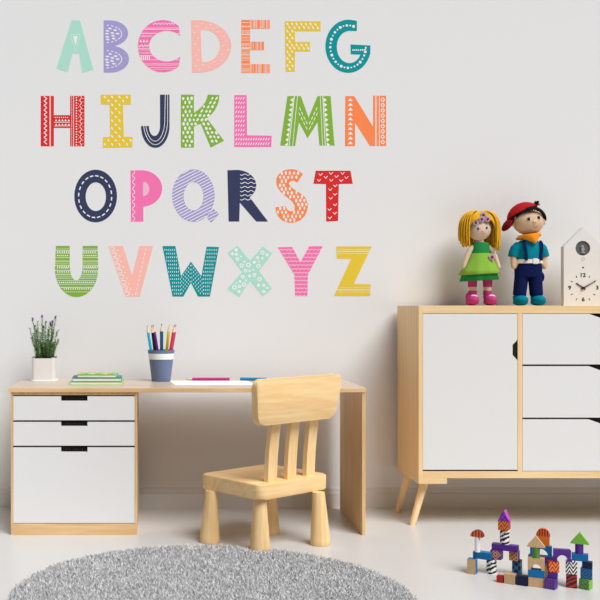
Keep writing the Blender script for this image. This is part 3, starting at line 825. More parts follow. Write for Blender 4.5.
# paper
pz = DZ + .0001
bm = BM()
pts = [(.064, 4.288), (.0845, 4.068), (.425, 4.068), (.401, 4.288)]
prism(bm, pts, pz, pz+.0008, plane='XY')
tag(mk('sheet_of_paper', bm, mat('paper', (253, 253, 255), .9, .1), loc=Vector((.24, 4.18, pz))), 'blank white sheet of paper lying on the desk beside the cup', 'paper')
def lying(tipx, endx, D0, D1, barrel, lead, label, r=.0066):
    tip = Vector((X(tipx, D0), D0, DZ+r)); end = Vector((X(endx, D1), D1, DZ+r)); d = tip-end
    o = empty('colouring_pencil', end, label, 'pencil', 'pencils on the desk'); o.rotation_euler = d.to_track_quat('Z', 'X').to_euler()
    pencil_parts(o, barrel, lead, d.length, r)
lying(186.0, 229.6, 4.315, 4.315, mat('paint_magenta', (200, 44, 132), .35), mat('lead_magenta', (190, 60, 120), .6), 'magenta pencil lying behind the sheet of paper')
lying(272, 240.2, 4.300, 4.325, mat('paint_azure', (10, 138, 186), .35), mat('lead_azure', (10, 120, 170), .6), 'bright blue pencil lying at right of the magenta pencil, behind the chair back')

# ------------------------------------------------------------------ cuckoo clock
kD = 4.31; kx = X(583.1, kD); SZ = ST + .0002
clock = empty('cuckoo_clock', (kx, kD+.015, SZ), 'white house shaped cuckoo clock at the right on the sideboard', 'clock')
M_CW = mat('clock_white', (226, 224, 222), .5, .3); M_CG = mat('clock_grey', (92, 92, 94), .6); M_CB = mat('clock_black', (34, 30, 30), .5)
bm = BM(); xl, xr = X(563.8, kD), X(602.4, kD)
prism(bm, [(xl, SZ), (xr, SZ), (xr, Z(246.4, kD)), (kx, Z(227.3, kD)), (xl, Z(246.4, kD))], kD, kD+.032, 0, [[(X(582.9, kD)+.0325*math.cos(2*PI*i/32), Z(248.2, kD)+.0325*math.sin(2*PI*i/32)) for i in range(32)]])
box(bm, X(582.9, kD)-.034, X(582.9, kD)+.034, kD+.0321, kD+.034, Z(248.2, kD)-.034, Z(248.2, kD)+.034)
mk('case', bm, M_CW, clock)
bm = BM(); wc = Vector((X(582.9, kD), kD, Z(248.2, kD)))
prism(bm, [(wc.x+.0322*math.cos(2*PI*i/32), wc.z+.0322*math.sin(2*PI*i/32)) for i in range(32)], kD+.006, kD+.0318)
mk('cuckoo_window', bm, M_CG, clock)
bm = BM()
ball(bm, wc+Vector((0, .004, -.006)), (.0085, .005, .0125)); ball(bm, wc+Vector((-.001, .003, .007)), (.0065, .005, .0065)); tube(bm, [wc+Vector((-.006,.001,.007)), wc+Vector((-.012,-.002,.006))], [.002,.0004], 8)
box(bm, wc.x-.011, wc.x+.011, kD+.001, kD+.006, wc.z-.022, wc.z-.017)
mk('cuckoo_bird', bm, mat('bird_grey', (150, 150, 152), .6), clock, smooth=True)
def disc(bm, cx, cz, r, y0, y1, n=20, mi=0): prism(bm, [(cx+r*math.cos(2*PI*i/n), cz+r*math.sin(2*PI*i/n)) for i in range(n)], y0, y1, mi)
bm = BM(); c_ = (X(583, kD), Z(259, kD))
prism(bm, [(c_[0]+.0074*math.cos(2*PI*i/24), c_[1]+.0074*math.sin(2*PI*i/24)) for i in range(24)], kD-.0008, kD-.00005, 0, [[(c_[0]+.0058*math.cos(2*PI*i/24), c_[1]+.0058*math.sin(2*PI*i/24)) for i in range(24)]])
mk('ring_mark', bm, mat('clock_ring', (170, 168, 167), .5), clock)
bm = BM(); disc(bm, X(583, kD), Z(267.5, kD), .0036, kD-.0008, kD-.00005); mk('sensor_dot', bm, M_CB, clock)
dc = (X(583, kD), Z(288, kD))
for h in (1, 2, 4, 5, 7, 8, 10, 11):
    bm = BM(); a = math.radians(90 - 30*h); ca, sa = math.cos(a), math.sin(a); r0, r1, w = .0520, .0620, .0014
    prism(bm, [(dc[0]+ca*r0-sa*w, dc[1]+sa*r0+ca*w), (dc[0]+ca*r1-sa*w, dc[1]+sa*r1+ca*w), (dc[0]+ca*r1+sa*w, dc[1]+sa*r1-ca*w), (dc[0]+ca*r0+sa*w, dc[1]+sa*r0-ca*w)], kD-.0008, kD-.00005)
    mk('hour_mark', bm, M_CB, clock)
for s, px, py in (('12', 583.2, 275), ('3', 597.2, 287.6), ('6', 583.2, 299.3), ('9', 569.6, 287.6)):
    cu = bpy.data.curves.new('t', 'FONT'); cu.body = s; cu.size = .0235; cu.align_x = 'CENTER'; cu.align_y = 'CENTER'; cu.extrude = .0003; cu.offset = .0006
    o = bpy.data.objects.new('t', cu); COL.objects.link(o)
    dg = bpy.context.evaluated_depsgraph_get(); me = bpy.data.meshes.new_from_object(o.evaluated_get(dg)); bpy.data.objects.remove(o)
    bm = BM(); bm.from_mesh(me); bpy.data.meshes.remove(me)
    xs = [v.co.x for v in bm.verts]; ys = [v.co.y for v in bm.verts]
    for v in bm.verts:
        x_, y_, z_ = v.co; v.co = Vector((X(px, kD)+(x_-(min(xs)+max(xs))/2)*1.15, kD-.0005-z_, Z(py, kD)+y_-(min(ys)+max(ys))/2))
    mk('numeral', bm, M_CB, clock)
def hand(name, px, py, w0, w1, yo):
    bm = BM(); e = Vector((X(px, kD)-dc[0], Z(py, kD)-dc[1])); d = e.normalized(); n_ = Vector((-d.y, d.x)); b = -d*.012
    prism(bm, [(dc[0]+p.x, dc[1]+p.y) for p in (b+n_*w0, e+n_*w1, e-n_*w1, b-n_*w0)], kD-yo-.0008, kD-yo); mk(name, bm, M_CB, clock)
hand('hour_hand', 576.0, 283.2, .0028, .0024, .0025); hand('minute_hand', 595.8, 280.6, .0026, .0014, .0045)
bm = BM(); disc(bm, dc[0], dc[1], .0055, kD-.007, kD-.00005); mk('hand_hub', bm, M_CB, clock)

# ------------------------------------------------------------------ girl doll
gD = 4.33; q = gD/F
def G(px, py, dy=0.0): return Vector((X(px, gD), gD+dy, Z(py, gD)))
gl = empty('girl_doll', (X(480, gD), gD, SZ), 'rag doll with yellow yarn hair and a green dress, standing on the sideboard', 'doll')
SKIN = mat('doll_cloth_skin', (222, 198, 176), .85, .1, bump=.1, bscale=500)
bm = BM()
ball(bm, G(479.2, 228.8), (11.6*q, 10.5*q, 12*q), u=24, v=18)
tube(bm, [G(480,238), G(480.4,246)], 3.6*q, 14)
lathe(bm, [(X(480.6,gD), gD, Z(y,gD), rx*q, ry*q) for y, rx, ry in ((273,9,6.5),(262,9,7),(252,7.5,6),(245,7.5,5),(242.5,5,4))], 20)
for s, pts in ((-1, [(474.5,246),(470,250),(466.8,257),(464.6,264),(463.8,267.5)]), (1, [(487,246),(491.2,250),(494.8,257),(497.3,264),(498.4,266.8)])):
    tube(bm, [G(a, b, (-.3*i)*q) for i, (a, b) in enumerate(pts)], [2.6*q, 2.9*q, 2.7*q, 2.2*q, 1.9*q], 12)
    e = pts[-1]; ball(bm, G(e[0], e[1], -1.2*q), (2.0*q, 1.7*q, 2.6*q)); ball(bm, G(e[0]-s*1.5, e[1]-1.4, -2*q), (.9*q, .9*q, 1.5*q))
for xx in (472.6, 487.6): tube(bm, [G(xx+.6*(480-xx)/8, 268), G(xx, 282), G(xx, 299)], [4.2*q, 3.9*q, 3.5*q], 14)
ball(bm, G(479.6, 231.5, -10.4*q), (.8*q, .8*q, .7*q))
bm = remesh(bm, .0022, 4); mk('body', bm, SKIN, gl, smooth=True)
DKG = mat('felt_dark_green', (36, 132, 66), .9, .1, bump=.15, bscale=600); LTG = mat('felt_lime', (134, 178, 66), .9, .1, bump=.15, bscale=600)
bm = BM(); lathe(bm, [(X(480.6,gD), gD, Z(y,gD), rx*q, ry*q) for y, rx, ry in ((254.6,9.8,8),(249,8.9,7),(245,8.7,6.2),(242.6,7.4,5.4),(242.3,4.6,4.4))], 32, cap=False); mk('bodice', bm, DKG, gl, smooth=True)
def skirt(bm, rows, n=60, pl=.6, mi=0):
    R = []
    for (y, rx, ry, cx, tilt) in rows:
        k = (y-253)/26; R.append([bm.verts.new((X(cx,gD)+(rx+pl*k*math.sin(9*2*PI*i/n))*q*math.cos(2*PI*i/n), gD+(ry+pl*k*math.sin(9*2*PI*i/n))*q*math.sin(2*PI*i/n), Z(y,gD)+tilt*q*math.cos(2*PI*i/n))) for i in range(n)])
    for a, b in zip(R, R[1:]):
        for i in range(n): bm.faces.new([a[i], a[(i+1)%n], b[(i+1)%n], b[i]])
bm = BM(); skirt(bm, [(253.4,10,8.2,480.6,0),(258,12,10,480.6,0),(264,15,12,480.4,0),(270,18,14,480,0),(274.0,20.3,15.5,479.8,1.1),(274.4,19.6,15.0,479.8,1.1),(268,16,12.5,480.2,0)]); mk('overskirt', bm, LTG, gl, smooth=True)
bm = BM(); skirt(bm, [(262,12,9.5,480.4,0),(270,16,12,480,0),(280.2,19,14,479.3,1.0),(280.6,18.3,13.4,479.3,1.0),(270,15,11.2,480,0)]); mk('underskirt', bm, DKG, gl, smooth=True)
PKF = mat('felt_magenta', (186, 64, 132), .9, .1, bump=.15, bscale=600); CRM = mat('cream_sock', (226, 210, 190), .9)
for xx in (472.4, 487.6):
    bm = BM(); tube(bm, [G(xx, 274), G(xx, 287)], [4.9*q, 4.3*q], 18); mk('legging', bm, PKF, gl, autos=40)
    bm = BM(); tube(bm, [G(xx, 290.8), G(xx, 296)], [4.3*q, 4.1*q], 18); mk('sock', bm, PKF, gl, autos=40)
for xx, e in ((471.4, -1), (489.2, 1)):
    bm = BM(); ball(bm, G(xx+e*.0, 299.8, -3.5*q), (6.3*q, 8.4*q, 5.2*q), u=22, v=16); ball(bm, G(xx, 297, 1*q), (5.6*q, 5*q, 5.5*q))
    ball(bm, G(xx, 302.5, -2*q), (6.3*q, 8.2*q, 3*q))
    bm = remesh(bm, .0022, 4)
    for v in bm.verts: v.co.z = max(v.co.z, SZ)
    s = mk('shoe', bm, PKF, gl, smooth=True)
    bm = BM(); ball(bm, G(xx+.4, 296.6, -7.1*q), (3.6*q, 2.4*q, 1.8*q), rot=Matrix.Rotation(.6, 4, 'X')); mk('instep', bm, CRM, s, smooth=True)
BLUE = mat('eye_blue', (8, 84, 160), .3)
for x_, y_ in ((475.0, 229.4), (483.3, 228.6)):
    bm = BM(); dx = (x_-479.2)/11.6; dz = (228.8-y_)/12; ball(bm, G(x_, y_, -10.5*q*math.sqrt(1-dx*dx-dz*dz)-.0*q), (1.35*q, .6*q, 1.35*q), u=10, v=8); mk('eye', bm, BLUE, gl, smooth=True)
bm = BM(); tube(bm, [G(478.0,234.2,-9.9*q), G(479.5,234.9,-9.8*q), G(481.2,234.0,-9.8*q)], .3*q, 6); mk('mouth', bm, mat('mouth_thread', (196, 130, 110), .8), gl)
HY = mat('yellow_yarn', (222, 168, 44), .85, .1, var=.18, bscale=300, bump=.5)
bm = BM(); hc = 479.6
def strand(phi, R0, end, rr):
    cx, sn = math.cos(phi), math.sin(phi); j = random.uniform(-.6, .6)
    prof_ = [(1.0, 212.6), (R0*.42, 211.6+random.uniform(-.6,.4)), (R0*.74, 214.6), (R0*.93, 220.5), (R0, 228), (R0*1.0, 236), (R0*.97, end)]
    pts = [G(hc+r*cx+j*i*.15, y+abs(sn)*.4, r*sn*.72*q + (.6*q if sn > 0 else -.2*q)) for i, (r, y) in enumerate(prof_)]
    s2 = []
    for i in range(len(pts)-1):
        p0 = pts[max(i-1,0)]; p1 = pts[i]; p2 = pts[i+1]; p3 = pts[min(i+2,len(pts)-1)]
        for k in range(3):
            t = k/3; s2.append(.5*((2*p1)+(-p0+p2)*t+(2*p0-5*p1+4*p2-p3)*t*t+(-p0+3*p1-3*p2+p3)*t**3))
    s2.append(pts[-1]); tube(bm, s2, rr, 6)
for lay, (R0, cnt, pa) in enumerate(((19.0, 46, -44), (16.8, 48, -34), (14.4, 44, -16))):
    for i in range(cnt):
        phi = math.radians(pa + (180-2*pa)*(i+.5)/cnt + random.uniform(-2, 2))
        strand(phi, R0+random.uniform(-.9,.9), random.uniform(239, 251) if phi < PI/2 else random.uniform(236, 247), random.uniform(.62, .8)*q)
# front locks swept from the crown to both sides of the brow
for sgn in (-1, 1):
    for i in range(7):
        f_ = i/6
        pts = [G(hc+sgn*.6, 211.8+.3*i, -2*q-f_*5*q), G(hc+sgn*(4+f_*1), 212.8+1.1*i, -5*q-f_*5.5*q), G(hc+sgn*(8.6+.6*f_), 216.2+.9*i, -7*q-f_*3.2*q), G(hc+sgn*(13.0+.8*f_), 223+.8*i, -6.0*q), G(hc+sgn*(14.6+1.5*f_), 232, -5.0*q), G(hc+sgn*(15.0+f_*2.5), 239+6*random.random(), -4*q)]
        s2 = []
        for a in range(len(pts)-1):
            p0 = pts[max(a-1,0)]; p1 = pts[a]; p2 = pts[a+1]; p3 = pts[min(a+2,len(pts)-1)]
            for k in range(4):
                t = k/4; s2.append(.5*((2*p1)+(-p0+p2)*t+(2*p0-5*p1+4*p2-p3)*t*t+(-p0+3*p1-3*p2+p3)*t**3))
        s2.append(pts[-1]); tube(bm, s2, .72*q, 6)
ball(bm, G(479.4, 226.5, 3.4*q), (12.6*q, 10.5*q, 13*q), u=20, v=14)
ball(bm, G(479.4, 217.4, -.5*q), (10.2*q, 8.6*q, 5.6*q), u=20, v=14)
mk('hair', bm, HY, gl, smooth=True)
PET = mat('felt_lilac_petals', (178, 160, 172), .9); MAR = mat('felt_maroon', (152, 34, 88), .9)
def flower(px, py, dy, R, nm):
    bm = BM()
    for i in range(6):
        a = 2*PI*i/6+.3; ball(bm, G(px+R*.62*math.cos(a), py+R*.62*math.sin(a), dy), (R*.42*q, .45*q, R*.42*q), u=10, v=6)
    f = mk(nm, bm, PET, gl, smooth=True)
    bm = BM(); ball(bm, G(px, py, dy-.5*q), (R*.45*q, .6*q, R*.45*q), u=12, v=8); c = mk('flower_centre', bm, MAR, f, smooth=True); c['label'] = 'maroon flower centre'
for px, py, dy in ((472.4,223.4,-10.2), (478.1,220.1,-11.0), (483.9,220.1,-11.0), (480.2,215.8,-9.6)): flower(px, py, dy*q, 3.1, 'hair_flower')
flower(488.4, 257.6, -10.6*q, 3.5, 'dress_flower')

# ------------------------------------------------------------------ boy doll
by = empty('boy_doll', (X(528.5, gD), gD, SZ), 'rag doll in a red cap, teal shirt and navy trousers, beside the clock', 'doll')
SK2 = mat('boy_cloth_skin', (216, 184, 154), .85, .1, bump=.1, bscale=500)
tilt = Matrix.Rotation(math.radians(6), 4, 'Y')
bm = BM(); HC = (528.0, 221.6)
ball(bm, G(*HC), (15.2*q, 13*q, 13.4*q), rot=tilt, u=28, v=20)
ball(bm, G(528.2, 224.6, 0), (13.6*q, 12*q, 10.2*q), rot=tilt, u=28, v=20)
for x_, y_ in ((512.9,223.5), (543.6,222.2)): ball(bm, G(x_, y_, 0), (2.1*q, 2*q, 3.2*q))
tube(bm, [G(528.5,232), G(528.5,243)], 5.5*q, 14)
lathe(bm, [(X(528.6,gD), gD, Z(y,gD), rx*q, ry*q) for y, rx, ry in ((268,12,8),(258,11,8),(248,11,7.4),(243,9,5.5),(240,5,4))], 22)
for s, pts in ((-1, [(518.8,245),(514.4,250),(513.0,258),(513.0,264)]), (1, [(538.6,245),(542.8,250),(544.0,258),(543.8,264)])):
    tube(bm, [G(a, b, -.5*i*q) for i, (a, b) in enumerate(pts)], [2.9*q, 3.1*q, 3.1*q, 2.9*q], 14)
    e = pts[-1]; ball(bm, G(e[0], e[1]+1.6, -2.0*q), (2.9*q, 2.4*q, 4.0*q)); ball(bm, G(e[0]-s*2.9, e[1]-.6, -3*q), (1.3*q, 1.3*q, 2.3*q), rot=Matrix.Rotation(s*.5, 4, 'Y'))
for xx in (520, 536): tube(bm, [G(xx, 262), G(xx, 299)], [5*q, 3.8*q], 14)
ball(bm, G(529.6, 223.0, -13.2*q), (1.7*q, 1.3*q, 1.2*q))
bm = remesh(bm, .0023, 4); mk('body', bm, SK2, by, smooth=True)
TL = mat('teal_cloth', (0, 126, 148), .85, .1, bump=.2, bscale=700); NV = mat('navy_cloth', (12, 26, 78), .85, .1, bump=.2, bscale=700)
bm = BM()
lathe(bm, [(X(528.6,gD), gD, Z(y,gD), rx*q, ry*q) for y, rx, ry in ((262,12.6,9),(256,12.6,9.4),(249,13.6,9),(243.5,12.6,7.6),(240.2,8,5.6))], 28)
for s, pts in ((-1, [(519.5,244.8),(515.4,248.8),(513.8,253),(513.2,257)]), (1, [(538,244.8),(541.8,248.8),(543.4,253),(544.0,257)])):
    tube(bm, [G(a, b) for a, b in pts], [4.4*q, 5.1*q, 5.1*q, 5.1*q], 18)
bm = remesh(bm, .0022, 3); mk('shirt', bm, TL, by, smooth=True)
bm = BM()
lathe(bm, [(X(528.4,gD), gD, Z(y,gD), rx*q, ry*q) for y, rx, ry in ((277,13.4,8.6),(270,13.2,9.4),(263,12.9,9.6),(260.5,12.7,9.4))], 28)
for x0_, x1_ in ((521.5,519.4), (535.0,536.4)): tube(bm, [G(x0_, 268), G(x0_, 277), G(x1_, 295.5)], [6.9*q, 6.8*q, 6.4*q], 20)
ball(bm, G(541.6, 277, 0), (2.2*q, 5*q, 5*q))
bm = remesh(bm, .0022, 3); mk('trousers', bm, NV, by, smooth=True)
for xa, xb in ((521.6,522.6), (538.6,537.6)):
    bm = BM(); pts = [G(xa-.2, 240.8, -4.6*q), G(xa, 243.5, -8.6*q), G(xa, 248, -9.9*q), G(xb, 255, -9.7*q), G(xb, 261, -10.2*q)]
    if xa > 530: pts = [G(xa-.3, 240.8, -4.6*q), G(xa, 243.5, -7.6*q), G(xa, 248, -8.4*q), G(xb, 255, -8.5*q), G(xb, 261, -9.3*q)]
    R = [[bm.verts.new(p+Vector((sx*1.3*q, sy*.4*q, 0))) for sx, sy in ((-1,-1),(1,-1),(1,1),(-1,1))] for p in pts]
    for a, b in zip(R, R[1:]):
        for k in range(4): bm.faces.new([a[k], a[(k+1)%4], b[(k+1)%4], b[k]])
    bm.faces.new(R[0]); bm.faces.new(R[-1]); mk('suspender', bm, NV, by)
BW = mat('belt_white', (232, 228, 224), .6)
bm = BM(); n = 36; zz = [(259.6,12.9),(259.6,13.4),(263.6,13.5),(263.6,12.9)]
lathe(bm, [(X(528.5,gD), gD, Z(y,gD), r*q, (r-3.2)*q) for y, r in zz], n, cap=False)
bl = mk('belt', bm, BW, by, autos=40)
bm = BM(); cb_ = G(531.4, 261.6, -10.3*q); box(bm, cb_.x-2.6*q, cb_.x+2.6*q, cb_.y-.7*q, cb_.y+.2*q, cb_.z-2.8*q, cb_.z+2.8*q, 0, .6*q); mk('buckle', bm, BW, bl)
OR_ = mat('orange_cloth', (236, 144, 36), .85, .1)
bm = BM()   # bandana: draped triangle round the neck
nU, nV = 12, 6
top_l, top_r, low = G(514.8,236.2,-5*q), G(539.2,232.6,-5*q), G(531.3,244.2,-11.6*q)
g = []
for i in range(nU+1):
    u = i/nU; a = top_l.lerp(top_r, u); a.y -= math.sin(PI*u)*7.0*q; row = []
    for j in range(nV+1):
        v = j/nV; p = a.lerp(low, v); p.y -= math.sin(PI*v)*.8*q; row.append(bm.verts.new(p))
    g.append(row)
for i in range(nU):
    for j in range(nV): bm.faces.new([g[i][j], g[i+1][j], g[i+1][j+1], g[i][j+1]])
bmesh.ops.remove_doubles(bm, verts=bm.verts, dist=.0002)
r = bmesh.ops.extrude_face_region(bm, geom=bm.faces[:]); bmesh.ops.translate(bm, verts=[v for v in r['geom'] if isinstance(v, bmesh.types.BMVert)], vec=(0, .9*q, 0))
pts = [G(528.5+11.2*math.cos(a), 237+.8*math.sin(a)-math.cos(a)*1.6, 7.4*q*math.sin(a)) for a in [2*PI*i/24 for i in range(25)]]
tube(bm, pts, 1.3*q, 8)
mk('bandana', bm, OR_, by, smooth=True)
for x_ in (519.6, 537.2):
    bm = BM(); ball(bm, G(x_, 300, -3*q), (7.2*q, 8.6*q, 4.9*q), u=22, v=14); ball(bm, G(x_, 297.6, 1*q), (6.4*q, 5.5*q, 4.4*q)); ball(bm, G(x_, 302.5, -2*q), (7.1*q, 8.4*q, 3.2*q))
    bm = remesh(bm, .0022, 4)
    for v in bm.verts: v.co.z = max(v.co.z, SZ)
    mk('shoe', bm, mat('shoe_teal', (0, 120, 148), .8, .1, bump=.2, bscale=600), by, smooth=True)
EB = mat('eye_black', (24, 18, 20), .25); EWh = mat('eye_white', (240, 236, 230), .4)
for x_, y_ in ((524.2,220.4), (534.3,218.8)):
    dx = (x_-HC[0])/15.2; dz = (HC[1]-y_)/13.4; dd = -13*math.sqrt(1-dx*dx-dz*dz)
    bm = BM(); ball(bm, G(x_+.5, y_, dd*q+.1*q), (2.1*q, .6*q, 1.6*q), u=12, v=8); e = mk('eye', bm, EWh, by, smooth=True)
    bm = BM(); ball(bm, G(x_-.1, y_, dd*q-.35*q), (1.5*q, .5*q, 1.45*q), u=10, v=8); mk('pupil', bm, EB, e, smooth=True)
    bm = BM(); tube(bm, [G(x_-2, y_-.5, dd*q-.1*q), G(x_, y_-1.9, dd*q), G(x_+2, y_-1.2, dd*q+.1*q)], .3*q, 6); mk('lash', bm, EB, by)
bm = BM(); tube(bm, [G(528.2,227.8,-12.4*q), G(530.5,228.8,-12.3*q), G(532.8,227.3,-12.4*q)], .32*q, 6); mk('mouth', bm, mat('boy_mouth', (160, 92, 74), .8), by)
HB = mat('black_yarn', (20, 14, 13), .8, .15)
bm = BM()
res = bmesh.ops.create_uvsphere(bm, u_segments=36, v_segments=24, radius=1.0, matrix=Matrix.Translation(G(528.2, 220.6, 1.5*q)) @ tilt @ Matrix.Diagonal((16.2*q, 13.6*q, 14.6*q, 1)))
c0 = G(528.2, 220.6, 1.5*q)
def hairkeep(p):
    d = (p-c0)/q
    return d.z + .55*d.y - .06*d.x*0 > 7.0 if d.y < 0 else d.z > -5 + (0 if d.y > 2 else 6*(2-d.y)/2)
bmesh.ops.delete(bm, geom=[v for v in bm.verts if not hairkeep(v.co)], context='VERTS')
for i in range(46):          # fringe
    u = i/45; a = math.radians(205 + 150*u); px = 528.3+15.4*math.cos(a)
    fx = (px-512.9)/30.8
    yt = 218.8 - 12.5*math.sin(PI*min(1, fx*.62+.12)) ; yt = 217.5 - 9.2*math.sin(PI*fx)**.7
    dy_ = -math.sqrt(max(0, 1-((px-528.3)/16.2)**2))*12.0
    ln = random.uniform(2.4, 4.6)
    p = G(px, yt, dy_*.88*q+.2*q); e = G(px+random.uniform(-.9,.9)+(px-528)*.03, yt+ln, (dy_-.9)*q)
    tube(bm, [p, p.lerp(e, .5)+Vector((0,-.5*q,0)), e], [1.3*q, .9*q, .15*q], 6)
for i in range(14):          # wisps at the right temple
    p = G(541+random.uniform(-1.5,1.5), 211+random.uniform(0,5), random.uniform(-5,0)*q); tube(bm, [p, p+Vector((3.2*q, -.3*q, -random.uniform(2,6)*q))], [1.2*q, .15*q], 6)
for i in range(34):          # tuft through the cap
    a = random.uniform(0, 2*PI); b = random.uniform(-.3, 1.2); p = G(534.6, 204.6, -3*q)
    tube(bm, [p, p+Vector((math.cos(a)*math.cos(b)*3.6+.8, math.sin(a)*math.cos(b)*2.4-.6, math.sin(b)*4.0))*q], [1.1*q, .2*q], 5)
mk('hair', bm, HB, by, smooth=True)
RC_ = mat('red_cap_cloth', (172, 26, 34), .8, .1, bump=.2, bscale=600)
bm = BM(); cc = G(526.2, 219.6, 1.2*q); nrm = Vector((-.40, .26, .88)).normalized()
# dome lathe round nrm
zax = nrm; xax = Vector((0, -1, 0)); xax = (xax - zax*xax.dot(zax)).normalized(); yax = zax.cross(xax)
rings = []
for i in range(15):
    el = math.radians(24 + 66*i/14); R_ = 18.2
    rr_, hh = R_*math.cos(el), R_*math.sin(el)*.98
    rings.append([bm.verts.new(cc + (xax*rr_*.88*math.cos(2*PI*k/40) + yax*rr_*1.0*math.sin(2*PI*k/40) + zax*hh)*q) for k in range(40)])
for a, b in zip(rings, rings[1:]):
    for k in range(40): bm.faces.new([a[k], a[(k+1)%40], b[(k+1)%40], b[k]])
bmesh.ops.remove_doubles(bm, verts=bm.verts, dist=.0001)
r = bmesh.ops.extrude_face_region(bm, geom=bm.faces[:])
for v in [v for v in r['geom'] if isinstance(v, bmesh.types.BMVert)]: v.co = cc + (v.co-cc)*.95
cp = mk('cap', bm, RC_, by, smooth=True)
bm = BM(); ball(bm, G(508.6, 224.2, 2*q), (3.6*q, 7.5*q, 8.4*q), rot=Matrix.Rotation(math.radians(38), 4, 'Y'), u=22, v=14); mk('cap_brim', bm, mat('cap_brim_red', (112, 16, 24), .8, .1), cp, smooth=True)

# ------------------------------------------------------------------ toy blocks
BW_ = lambda: wood('block_beech', (214, 182, 142), (190, 152, 110), 'Z', scale=60, stretch=.2)
C_ = {'blue': mat('block_blue', (0, 106, 166), .5), 'purple': mat('block_purple', (84, 40, 140), .5), 'red': mat('block_red', (178, 30, 34), .5), 'navy': mat('block_navy', (10, 24, 66), .5),
      'green': mat('block_green', (116, 182, 58), .5), 'dkgreen': mat('block_leaf', (84, 134, 54), .5), 'orange': mat('block_orange', (220, 112, 36), .5), 'white': mat('block_white', (238, 236, 240), .4), 'magenta': mat('block_magenta', (190, 60, 176), .5),
      'maroon': mat('block_maroon', (120, 18, 22), .5)}
GRP = 'toy building blocks on the floor'
YAW = -34
def blk(px0, px1, D, z0, h, front, label, side=None, yaw=YAW, dep=.034, kind='box', name='toy_block', topm=None):
    """a block whose face spans px0..px1 at depth D, standing at z0, height h"""
    cxp = (px0+px1)/2; a = math.radians(yaw); xw = X(cxp, D)
    # view direction there, so that the drawn width matches
    vx = math.atan2(xw, D); appar = (px1-px0)/F*math.hypot(xw, D)*math.cos(vx)
    w = appar/max(.5, math.cos(a+vx)) * 1.0
    w *= math.cos(vx)**0
    o_ = Vector((math.sin(-a)*dep/2, math.cos(a)*dep/2, 0))
    loc = Vector((xw, D, z0)) + o_
    if kind == 'cyl': o_ = Vector((xw/D*dep/2, dep/2, 0))
    side = side or front; topm = topm or side; mats = [front, side, topm]
    bm = BM(); hw_ = w/2; hd = dep/2
    if kind == 'box':
        box(bm, -hw_, hw_, -hd, hd, 0, h)
    elif kind == 'cyl':
        tube(bm, [(0,0,0),(0,0,h)], hw_*.98, 28)
    elif kind == 'roof':
        prism(bm, [(-hw_,0),(hw_,0),(0,h)], -hd, hd)
    elif kind == 'dome':
        prism(bm, [(hw_*math.cos(t), h*math.sin(t)) for t in [PI*i/18 for i in range(19)]], -hd, hd)
    elif kind == 'arch':
        r = hw_*.68; rh = min(h*.76, r*1.15)
        prism(bm, [(-hw_,0),(-r,0)] + [(-r*math.cos(t), rh*math.sin(t)) for t in [PI*i/18 for i in range(1, 18)]] + [(r,0),(hw_,0),(hw_,h),(-hw_,h)], -hd, hd)
    bm.normal_update(); 
    if kind != 'cyl':
        for f in bm.faces:
            n = f.normal; f.material_index = 0 if abs(n.y) > .9 else (2 if n.z > .9 else 1)
        bmesh.ops.bevel(bm, geom=[e for e in bm.edges if e.calc_face_angle(0) > .6], offset=.0008, segments=2, affect='EDGES')
    o = mk(name, bm, mats, loc=loc, local=True, autos=35, rz=a)
    return tag(o, label, 'toy block', GRP), z0+h
def hpx(y0, y1, D): return (y1-y0)/F*D
gold = (226, 158, 40)
# back castle, left of the toy castle. D ~ 3.36
D1 = H*F/(574.2-CY)
_, t = blk(467.2, 475.2, D1, 0, hpx(559.0, 574, D1), BW_(), 'upright natural beech brick with a blue side, leftmost on the floor', C_['blue'], dep=.025)
tL = t
zeb = pattern('zebra_paint', 'zebra', (246,244,242), (20,16,16), n=2.4, size=.036, amp=1.2)
_, t2 = blk(485.4, 495.0, D1, 0, tL, zeb, 'zebra striped cylinder under the blue plank', kind='cyl', dep=.032)
_, t3 = blk(473.2, 490.0, D1-.002, tL+.0001, hpx(552.2, 559, D1), C_['blue'], 'flat blue plank resting on the beech brick beneath the white pillar', dep=.030)
_, t4 = blk(474.0, 479.3, D1, t3+.0001, hpx(536.6, 552.0, D1), C_['white'], 'slim white pillar under the striped mushroom dome', kind='cyl', dep=.02)
blk(470.8, 482.6, D1, t4+.0001, hpx(530.0, 536.4, D1), pattern('dome_stripes', 'stripes', (222,120,40), (156,22,30), n=3.6, size=.036), 'red half round block with orange stripes, on the slim white pillar', C_['maroon'], kind='dome', dep=.022)
dia = pattern('gold_diamond', 'diamond', (84,40,140), gold, n=3.6, size=.036, amp=.5)
_, t5 = blk(490.4, 500.6, D1-.006, tL+.0001, hpx(550.0, 559.0, D1), dia, 'purple cube with a gold diamond, on the zebra cylinder', C_['purple'], dep=.030, topm=C_['purple'])
chk = pattern('blue_black_checker', 'checker', (0,118,176), (16,16,24), n=2.9, size=.036)
_, tc_ = blk(512.2, 520.0, D1-.01, 0, tL-.002, chk, 'blue and black checkered tall brick behind the navy cube', dep=.028)
lat = pattern('gold_lattice', 'lattice', (84,40,140), gold, n=2.7, size=.036)
_, t6 = blk(509.2, 517.4, D1-.014, tc_+.0001, t5-tc_, lat, 'purple cube with a gold lattice, on the checkered brick', C_['purple'], dep=.030, topm=C_['purple'])
zpl = max(t5, t6)+.0001
_, t7 = blk(492.2, 517.0, D1-.012, zpl, hpx(543.9, 549.8, D1), C_['purple'], 'long purple plank bridging the two gold patterned cubes', dep=.028, yaw=-29)
_, t8 = blk(498.9, 507.9, D1-.008, t7+.0001, hpx(528.6, 543.2, D1), zeb, 'zebra striped cylinder standing on the long purple plank', kind='cyl', dep=.032)
